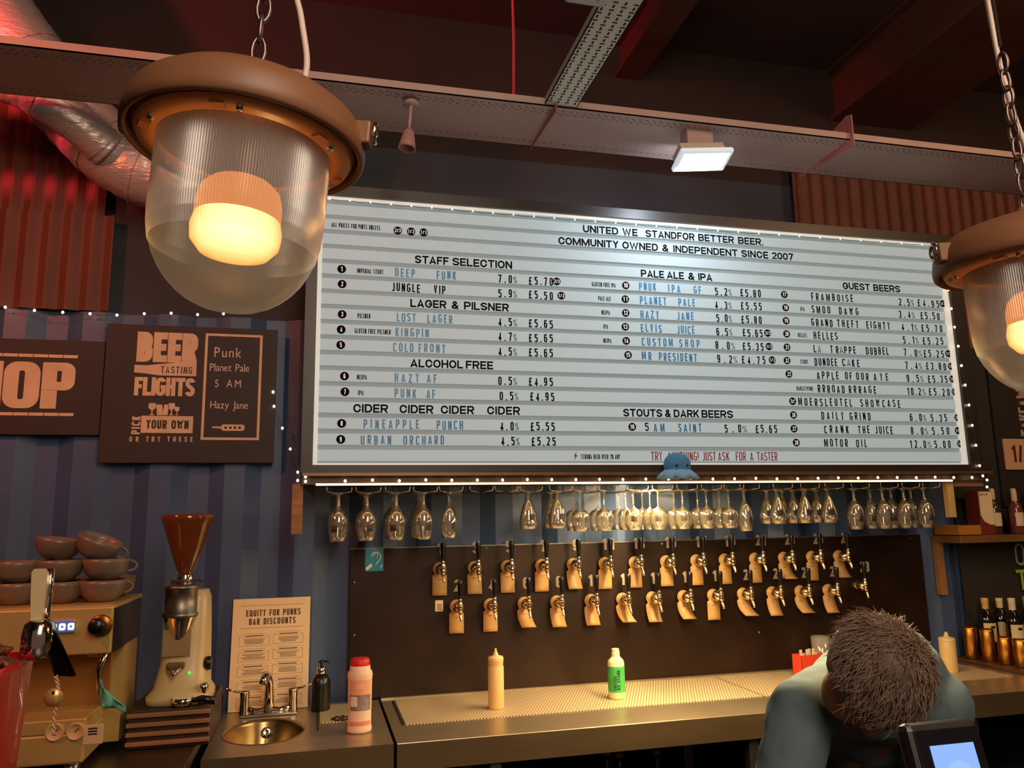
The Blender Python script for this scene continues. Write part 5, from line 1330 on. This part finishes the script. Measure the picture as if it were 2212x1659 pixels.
# body: lofted oval column
def loft(mb, prof, n=28):
    vs = []; fs = []
    for (cx_, cy_, z, rx, ry, e) in prof:
        for i in range(n):
            a = 2 * PI * i / n; c, s = math.cos(a), math.sin(a)
            vs.append((cx_ + rx * math.copysign(abs(c) ** e, c), cy_ + ry * math.copysign(abs(s) ** e, s), z))
    for j in range(len(prof) - 1):
        for i in range(n): fs.append((j * n + i, j * n + (i + 1) % n, (j + 1) * n + (i + 1) % n, (j + 1) * n + i))
    fs.append(tuple(reversed(range(n)))); fs.append(tuple(range((len(prof) - 1) * n, len(prof) * n)))
    mb.add(vs, fs, True)
    return mb
loft(MB(), [(gx, gy, zg, .095, .11, .5), (gx, gy, zg + .02, .095, .11, .5), (gx + .002, gy + .01, zg + .04, .080, .095, .55), (gx + .006, gy + .02, zg + .10, .072, .085, .55), (gx + .010, gy + .03, zg + .20, .064, .075, .5), (gx + .014, gy + .03, zg + .30, .056, .068, .5), (gx + .014, gy + .03, zg + .325, .048, .06, .5)]).build('body', GB, gr)
MB().lathe([(0, 0), (.050, 0), (.052, .004), (.052, .012), (.048, .014), (.048, .084), (.052, .088), (.052, .094), (.03, .100), (0, .100)], 32, (gx - .008, gy - .045, zg + .250)).build('burr_collar', STEELD, gr)
MB().lathe([(.050, 0), (.034, -.05), (.014, -.092), (.008, -.098), (0, -.098)], 28, (gx - .008, gy - .045, zg + .252)).build('dosing_cone', CHROME, gr)
MB().bbox(gx - .052, gx + .030, gy - .070, gy - .066, zg + .135, zg + .215, .002).build('plate', mat('grinder plate', (216, 184, 132), .3, metal=.6), gr)
MB().tube([(gx - .030, gy - .08, zg + .105), (gx - .012, gy - .105, zg + .085), (gx + .006, gy - .08, zg + .105)], .006, 8).build('fork', CHROME, gr)
MB().bbox(gx - .036, gx + .016, gy - .082, gy - .062, zg + .100, zg + .118, .004).build('fork_mount', mat('fork brown', (120, 80, 48), .5), gr)
MB().ell((gx + .030, gy - .069, zg + .085), .0045, .003, .0045, 10, 6).build('power_light', glow('green led', (60, 255, 60), 1.6), gr, label='green power light')
MB().lathe([(0, .02), (.019, .02), (.021, .012), (.021, 0), (0, 0)], 20, (gx + .068, gy - .03, zg + .105), Matrix.Rotation(PI / 2, 4, 'Y') @ Matrix.Rotation(0, 4, 'X')).build('grind_dial', BLACKP, gr)
MB().lathe([(.020, 0), (.020, .014), (.026, .020), (.048, .085), (.074, .165), (.080, .178), (.081, .190), (.074, .196), (0, .197)], 36, (gx - .002, gy - .030, zg + .370)).build('hopper', mat('brown hopper', (108, 56, 26), .12, coat=.6), gr, label='translucent brown bean hopper')
MB().lathe([(.024, .0), (.026, .012), (.022, .026)], 24, (gx - .002, gy - .030, zg + .350)).build('hopper_neck', CHROME, gr)
mb = MB()
for k in range(26):
    a = random.uniform(0, 2 * PI); r_ = random.uniform(.03, .050)
    mb.ell((gx - .002 + r_ * math.cos(a), gy - .030 + r_ * math.sin(a) * .7, zg + .353 + random.uniform(0, .006)), .006, .004, .003, 8, 5)
mb.build('spilled_beans', mat('coffee bean', (62, 32, 16), .4), gr, kind='stuff')
pf = thing('portafilter', 'chrome and black portafilter lying on the drawer base in front of the grinder', 'portafilter', (-.36, 2.68, 1.07))
q = Vector((-.372, 2.645, 1.0695))
MB().lathe([(0, 0), (.024, 0), (.030, .006), (.032, .024), (.029, .024), (.026, .008), (0, .006)], 24, q).build('basket', CHROME, pf)
MB().tube([q + Vector((.028, 0, .014)), q + Vector((.055, -.004, .018)), q + Vector((.095, -.012, .010))], .009, 12, radii=[.006, .010, .012]).build('handle', BLACKP, pf)
pf2 = thing('tamper', 'small chrome and black tamper among the parts before the grinder', 'tamper', (-.31, 2.66, 1.07))
q = Vector((-.318, 2.68, 1.0695))
MB().lathe([(0, 0), (.026, 0), (.026, .010), (.008, .014), (.007, .024), (.014, .034), (.015, .048), (.008, .056), (0, .057)], 24, q).build('body', CHROME, pf2)

# ================================================================== FRONT BAR (customer side) AND WHAT STANDS ON IT
fb = thing('front_bar', 'dark front bar top between viewer and bar staff', 'bar', (0, .7, 0))
MB().bbox(-2.3, 3.4, .30, 1.34, 1.06, 1.10, .004).build('top', mat('front bar top', (48, 34, 26), .4), fb)
MB().box(-2.3, 3.4, .40, 1.20, 0, 1.06).build('front', BLACKM, fb)

tubt = thing('red_tub', 'red plastic tub of brown snacks at the lower left corner', 'tub', (-.40, 1.17, 1.10))
tx, ty = -.487, 1.20
REDP = mat('red plastic', (190, 10, 8), .32, coat=.3)
loft(MB(), [(tx, ty, 1.1005, .092, .075, .35), (tx, ty, 1.105, .096, .078, .35), (tx, ty, 1.30, .108, .088, .35), (tx, ty, 1.418, .116, .094, .35), (tx, ty, 1.428, .119, .097, .35), (tx, ty, 1.428, .112, .090, .35), (tx, ty, 1.40, .110, .088, .35)]).build('body', REDP, tubt)
mb = MB()
for k in range(150):
    a = random.uniform(0, 2 * PI); r_ = math.sqrt(random.random()); hx = tx + .105 * r_ * math.cos(a); hy = ty + .082 * r_ * math.sin(a)
    z = 1.415 + .085 * (1 - r_ ** 2) + random.uniform(-.008, .008)
    mb.ell((hx, hy, z), random.uniform(.010, .018), random.uniform(.005, .008), random.uniform(.004, .006), 8, 5, Matrix.Rotation(random.uniform(0, PI), 4, 'Z') @ Matrix.Rotation(random.uniform(-.6, .6), 4, 'Y'))
mb.build('snacks', mat('brown snack', (112, 56, 26), .5, noise_amt=.3, nscale=40), tubt, kind='stuff')
sc = thing('metal_scoop', 'steel scoop with pale flat handle standing up and dark blade, resting on the red tub', 'scoop', at(85, 1345, Y=1.2))
def A2(x, y, dy=0): return at(x, y, Y=1.2 + dy)
h0, h1, h2, h3 = A2(72, 1234), A2(102, 1230), A2(100, 1340), A2(66, 1345)
vs = []
for off in (0, .012):
    for (x, y) in ((68, 1236), (74, 1229), (96, 1229), (103, 1236), (98, 1290), (90, 1342), (66, 1342), (66, 1290)): q = A2(x, y); vs.append((q.x, 1.2 + off, q.z))
n = 8
MB().add(vs, [tuple(range(n)), tuple(reversed(range(n, 2 * n)))] + [(i, i + n, (i + 1) % n + n, (i + 1) % n) for i in range(n)]).build('handle', mat('pale handle', (214, 186, 140), .4, metal=.3), sc)
MB().tube([A2(110, 1228, .010), A2(107, 1270, .010), A2(98, 1340, .010)], .005, 10).build('handle_rod', CHROME, sc)
c0 = A2(82, 1372); 
mb = MB(); mb.lathe([(0, .020), (.010, .020), (.018, .014), (.021, .0), (.021, -.018), (.017, -.030), (0, -.034)], 24, (c0.x, 1.205, c0.z)); mb.build('collar', CHROME, sc)
# blade: curved gutter from the collar to lower right
vs = []; fs = []; NL, NW = 12, 8
for j in range(NL + 1):
    v = j / NL
    lx = 96 + 22 * v; rx_ = 114 + 52 * v ** .8
    ly = 1366 + (1460 - 1366) * v; ry_ = 1356 + (1458 - 1356) * v
    for i in range(NW + 1):
        u = i / NW
        q = at(lx + (rx_ - lx) * u, ly + (ry_ - ly) * u + 8 * math.sin(PI * u) * v, Y=1.2)
        vs.append((q.x, 1.198 + .022 * (1 - (2 * u - 1) ** 2), q.z))
for j in range(NL):
    for i in range(NW): k = j * (NW + 1) + i; fs.append((k, k + 1, k + NW + 2, k + NW + 1))
bl = MB().add(vs, fs, True).build('blade', mat('dark polished blade', (40, 28, 20), .18, metal=.8), sc); s_ = bl.modifiers.new('t', 'SOLIDIFY'); s_.thickness = .0015
kr = thing('hanging_key_tag', 'round brass key tag on twisted cord dangling below the scoop blade', 'key tag', at(119, 1462, Y=1.2))
kp = [A2(120, 1459, .0), A2(125, 1478), A2(126, 1492), A2(122, 1525), A2(118, 1545), A2(116, 1570), A2(117, 1592)]
tw_pts = []
for a_, b_ in zip(kp, kp[1:]):
    for k in range(6): tw_pts.append(a_.lerp(b_, k / 6))
mb = MB()
for s in (0, PI): mb.tube([p + Vector((.0016 * math.cos(i * .9 + s), .0016 * math.sin(i * .9 + s), 0)) for i, p in enumerate(tw_pts)], .0014, 6)
mb.build('twisted_cord', mat('cord tan', (190, 140, 96), .6), kr)
q = A2(117, 1505)
MB().lathe([(0, 0), (.0105, 0), (.0115, .001), (.0115, .003), (0, .003)], 24, (q.x, 1.198, q.z), Matrix.Rotation(PI / 2, 4, 'X') @ Matrix.Rotation(.0, 4, 'Y')).build('disc', mat('brass tag', (206, 160, 96), .35, metal=.6), kr)
MB().lathe([(0, 0), (.002, 0), (.002, .0006), (0, .0006)], 10, (q.x, 1.1948, q.z + .006), Matrix.Rotation(PI / 2, 4, 'X')).build('hole', BLACKM, kr)

# payment terminal
pt = thing('card_terminal', 'black card payment terminal with glowing blue-white screen at lower right', 'card terminal', (.86, .98, 1.10))
c = at(2036, 1552, Y=.98)
Mt = Matrix.Translation((.8525, .98, 1.315)) @ Matrix.Rotation(-.26, 4, 'X')
TB = mat('terminal black', (24, 20, 24), .4)
MB().bbox(-.062, .058, 0, .028, -.17, 0, .010, Mt).build('body', TB, pt)
MB().bbox(-.053, .049, -.002, .002, -.165, -.010, .001, Mt).build('bezel', mat('bezel black', (14, 12, 20), .25), pt)
scn = MB().box(-.034, .036, -.0035, -.0021, -.135, -.030, Mt).build('screen', glow('screen light blue', (140, 176, 255), 1.0, True), pt, label='lit pale blue screen')
mt_ = Mt.to_3x3()
MB().lathe([(0, 0), (.022, 0), (.022, .0003), (0, .0003)], 28, Mt @ Vector((.002, -.0036, -.072)), mt_.to_4x4() @ Matrix.Rotation(PI / 2, 4, 'X')).build('disc_graphic', glow('screen disc', (152, 186, 255), 1.0), scn)
text_mb(MB(), '£5', Mt @ Vector((-.010, -.0039, -.084)), .026, .020, .03, .8, mt_ @ Vector((1, 0, 0)), mt_ @ Vector((0, 0, 1)), mt_ @ Vector((0, -1, 0)), depth=.02).build('lettering', glow('screen digits', (104, 132, 236), 1.0), scn)
MB().tube([Mt @ Vector((-.002, .028, -.10)), (.85, 1.06, 1.17), (.85, 1.08, 1.105)], .014, 12).build('stand_arm', TB, pt)
MB().lathe([(0, .012), (.05, .012), (.055, .006), (.055, 0), (0, 0)], 28, (.85, 1.08, 1.1005)).build('stand_base', TB, pt)

# ================================================================== PERSON
pe = thing('person', 'person in grey-teal t-shirt bending forward, tousled greying brown hair towards the viewer', 'person', (1.35, 1.95, 0))
SKIN = mat('skin', (176, 118, 92), .55); SHIRT = mat('grey teal shirt', (96, 116, 122), .85, noise_amt=.12, nscale=14, bump=.1)
JEAN = mat('dark trousers', (30, 32, 40), .85); HAIR = mat('greying brown hair', (98, 76, 64), .55, noise_amt=.4, nscale=60)
def caps(mb, pts, radii, n=16):
    P = [Vector(p) for p in pts]
    mb.tube(P, 1, n, True, True, radii)
    for p, r_ in zip(P, radii): mb.ell(p, r_, r_, r_, 14, 9)
def fuse(mb, name, m, vox, smooth=4, parent=None):
    o = mb.build(name, m, parent)
    r_ = o.modifiers.new('fuse', 'REMESH'); r_.mode = 'VOXEL'; r_.voxel_size = vox; r_.use_smooth_shade = True
    s = o.modifiers.new('smooth', 'SMOOTH'); s.factor = .5; s.iterations = smooth
    dg = bpy.context.evaluated_depsgraph_get(); dg.update()
    me = bpy.data.meshes.new_from_object(o.evaluated_get(dg))
    o.modifiers.clear(); old = o.data; o.data = me; bpy.data.meshes.remove(old)
    return o
HEAD = Vector((1.125, 1.49, 1.262))
hipL, hipR = Vector((1.40, 2.08, .93)), Vector((1.58, 2.04, .93))
pel = Vector((1.49, 2.06, .98)); chest = Vector((1.385, 1.77, 1.185)); neck0 = Vector((1.225, 1.635, 1.215)); 
shL = Vector((1.075, 1.665, 1.165)); shR = Vector((1.465, 1.70, 1.14))
elL = Vector((.955, 1.62, .945)); wrL = Vector((1.03, 1.50, .92)); elR = Vector((1.49, 1.68, .93)); wrR = Vector((1.42, 1.50, .92))
body = MB()
caps(body, [pel, (1.40, 1.90, 1.10), chest, neck0], [.125, .120, .125, .065])
caps(body, [shL, chest, shR], [.058, .11, .058])
caps(body, [neck0, HEAD + Vector((.03, .05, -.01))], [.058, .055])
for sh_, el_, wr_ in ((shL, elL, wrL), (shR, elR, wrR)):
    caps(body, [sh_, sh_.lerp(el_, .5), el_], [.056, .050, .042]); caps(body, [el_, el_.lerp(wr_, .3), wr_], [.042, .043, .028])
for hp, kn_, an in ((hipL, Vector((1.36, 2.0, .50)), Vector((1.36, 2.08, .09))), (hipR, Vector((1.62, 1.96, .50)), Vector((1.64, 2.06, .09)))):
    caps(body, [hp, hp.lerp(kn_, .5), kn_], [.095, .078, .058]); caps(body, [kn_, kn_.lerp(an, .35), an], [.057, .058, .038])
    caps(body, [an, an + Vector((-.02, -.14, -.045))], [.036, .03])
# head (crown towards the viewer, face down)
Rh = Matrix.Rotation(.30, 4, 'Z') @ Matrix.Rotation(math.radians(80), 4, 'X')     # local +Z crown, local -Y face
def hl(x, y, z): return HEAD + Rh @ Vector((x, y, z))
body.ell(HEAD + Rh @ Vector((0, .012, .02)), .076, .095, .100, 24, 16, Rh)
body.ell(HEAD + Rh @ Vector((0, -.030, -.045)), .058, .062, .070, 20, 14, Rh)
body.ell(HEAD + Rh @ Vector((0, -.098, -.022)), .012, .018, .022, 12, 8, Rh)
for s in (-1, 1):
    body.ell(HEAD + Rh @ Vector((s * .076, .008, -.012)), .010, .020, .030, 12, 8, Rh)
# hands: palm, four fingers, thumb
for wr_, s in ((wrL, 1), (wrR, -1)):
    d = Vector((s * .35, -.35, -.9)).normalized(); side = d.cross(Vector((0, 0, 1))).normalized(); up_ = side.cross(d)
    pc = wr_ + d * .05
    caps(body, [wr_, pc - side * .02, pc + d * .035 - side * .026], [.024, .017, .014], 10)
    caps(body, [wr_, pc + side * .02, pc + d * .035 + side * .026], [.024, .017, .014], 10)
    caps(body, [wr_ + d * .02, pc + d * .035], [.018, .015], 10)
    for k, L in enumerate((.060, .070, .066, .052)):
        b0 = pc + d * .038 + side * (-.030 + k * .020)
        b1 = b0 + d * L * .45 - up_ * .006; b2 = b1 + (d * .7 - up_ * .7).normalized() * L * .32; b3 = b2 + (d * .35 - up_ * .9).normalized() * L * .25
        caps(body, [b0, b1, b2, b3], [.009, .0085, .008, .007], 8)
    th = pc - d * .015 + side * (-.03 if s > 0 else .03); sd = -side if s > 0 else side
    caps(body, [th, th + (sd * .8 + d * .6).normalized() * .032, th + (sd * .45 + d).normalized() * .058], [.012, .0105, .009], 8)
bo = fuse(body, 'body', SKIN, .0065, 3, pe)
sh2 = MB()
caps(sh2, [pel + Vector((0, 0, .02)), (1.40, 1.90, 1.115), chest + Vector((0, 0, .005)), chest.lerp(neck0, .72)], [.140, .136, .142, .090])
caps(sh2, [shL, chest, shR], [.074, .130, .080])
for sh_, el_ in ((shL, elL), (shR, elR)): 
    mid = sh_.lerp(el_, .78); caps(sh2, [sh_, sh_.lerp(el_, .4), mid], [.072, .068, .062])
so = fuse(sh2, 'shirt', SHIRT, .008, 3, pe)
for v in so.data.vertices:
    nz = noise.noise(v.co * 9) * .010 + noise.noise(v.co * 22) * .005
    v.co += v.normal * nz
tr_ = MB()
for hp, kn_, an in ((hipL, Vector((1.36, 2.0, .50)), Vector((1.36, 2.08, .09))), (hipR, Vector((1.62, 1.96, .50)), Vector((1.64, 2.06, .09)))):
    caps(tr_, [hp, hp.lerp(kn_, .5), kn_], [.106, .088, .068]); caps(tr_, [kn_, kn_.lerp(an, .35), an + Vector((0, 0, .02))], [.067, .066, .052])
caps(tr_, [hipL, pel + Vector((0, 0, -.03)), hipR], [.105, .125, .105])
fuse(tr_, 'trousers', JEAN, .012, 3, pe)
for an in (Vector((1.36, 2.08, .0)), Vector((1.64, 2.06, .0))):
    loft(MB(), [(an.x - .01, an.y - .06, .001, .048, .135, .7), (an.x - .01, an.y - .06, .03, .050, .135, .7), (an.x, an.y - .03, .07, .046, .10, .8), (an.x, an.y, .11, .046, .05, .9)]).build('shoe', BLACKP, pe)
# hair: cap over the crown plus strands
hc = MB()
hc.ell(HEAD + Rh @ Vector((0, .020, .028)), .090, .103, .104, 28, 18, Rh)
ho = hc.build('hair', HAIR, pe)
for v in ho.data.vertices:
    nl = noise.noise(v.co * 18) * .010 + noise.noise(v.co * 45) * .004
    v.co += v.normal * nl
stn = MB()
for k in range(3400):
    u = random.uniform(0, 2 * PI); cz = random.uniform(-.25, 1.0); sr = math.sqrt(max(0, 1 - cz * cz))
    dl = Vector((sr * math.cos(u), sr * math.sin(u), cz))
    if dl.y < -.75 and dl.z < -.05: continue
    b0 = Vector((dl.x * .088, dl.y * .101 + .020, dl.z * .102 + .028))
    fl = Vector((dl.x * .5 + random.uniform(-.7, .7), dl.y * .5 - .55 + random.uniform(-.5, .5), dl.z * .1 - .35)).normalized()
    fl = (fl - dl * fl.dot(dl) * .85).normalized()
    L = random.uniform(.018, .040); lift = random.uniform(.003, .014) + (.012 if random.random() < .05 else 0)
    P = [HEAD + Rh @ b0, HEAD + Rh @ (b0 + dl * lift * .7 + fl * L * .5), HEAD + Rh @ (b0 + dl * lift * .9 + fl * L)]
    stn.tube(P, 1, 3, False, True, [.0011, .0009, .0003])
stn.build('hair_strands', mat('hair strand', (142, 116, 100), .5), pe, kind='stuff')
for s in (-1, 1):
    MB().ell(hl(s * .030, -.088, .000), .011, .009, .009, 12, 8, Rh).build('eye', mat('eye white', (225, 220, 210), .3), pe)
MB().ell(hl(0, -.094, -.068), .022, .005, .006, 12, 6, Rh).build('mouth', mat('lip', (150, 80, 70), .5), pe)

for o in list(bpy.data.objects):
    if o.type == 'EMPTY': o.hide_render = False
print('objects', len(bpy.data.objects), 'tris', sum(len(o.data.polygons) for o in bpy.data.objects if o.type == 'MESH'))
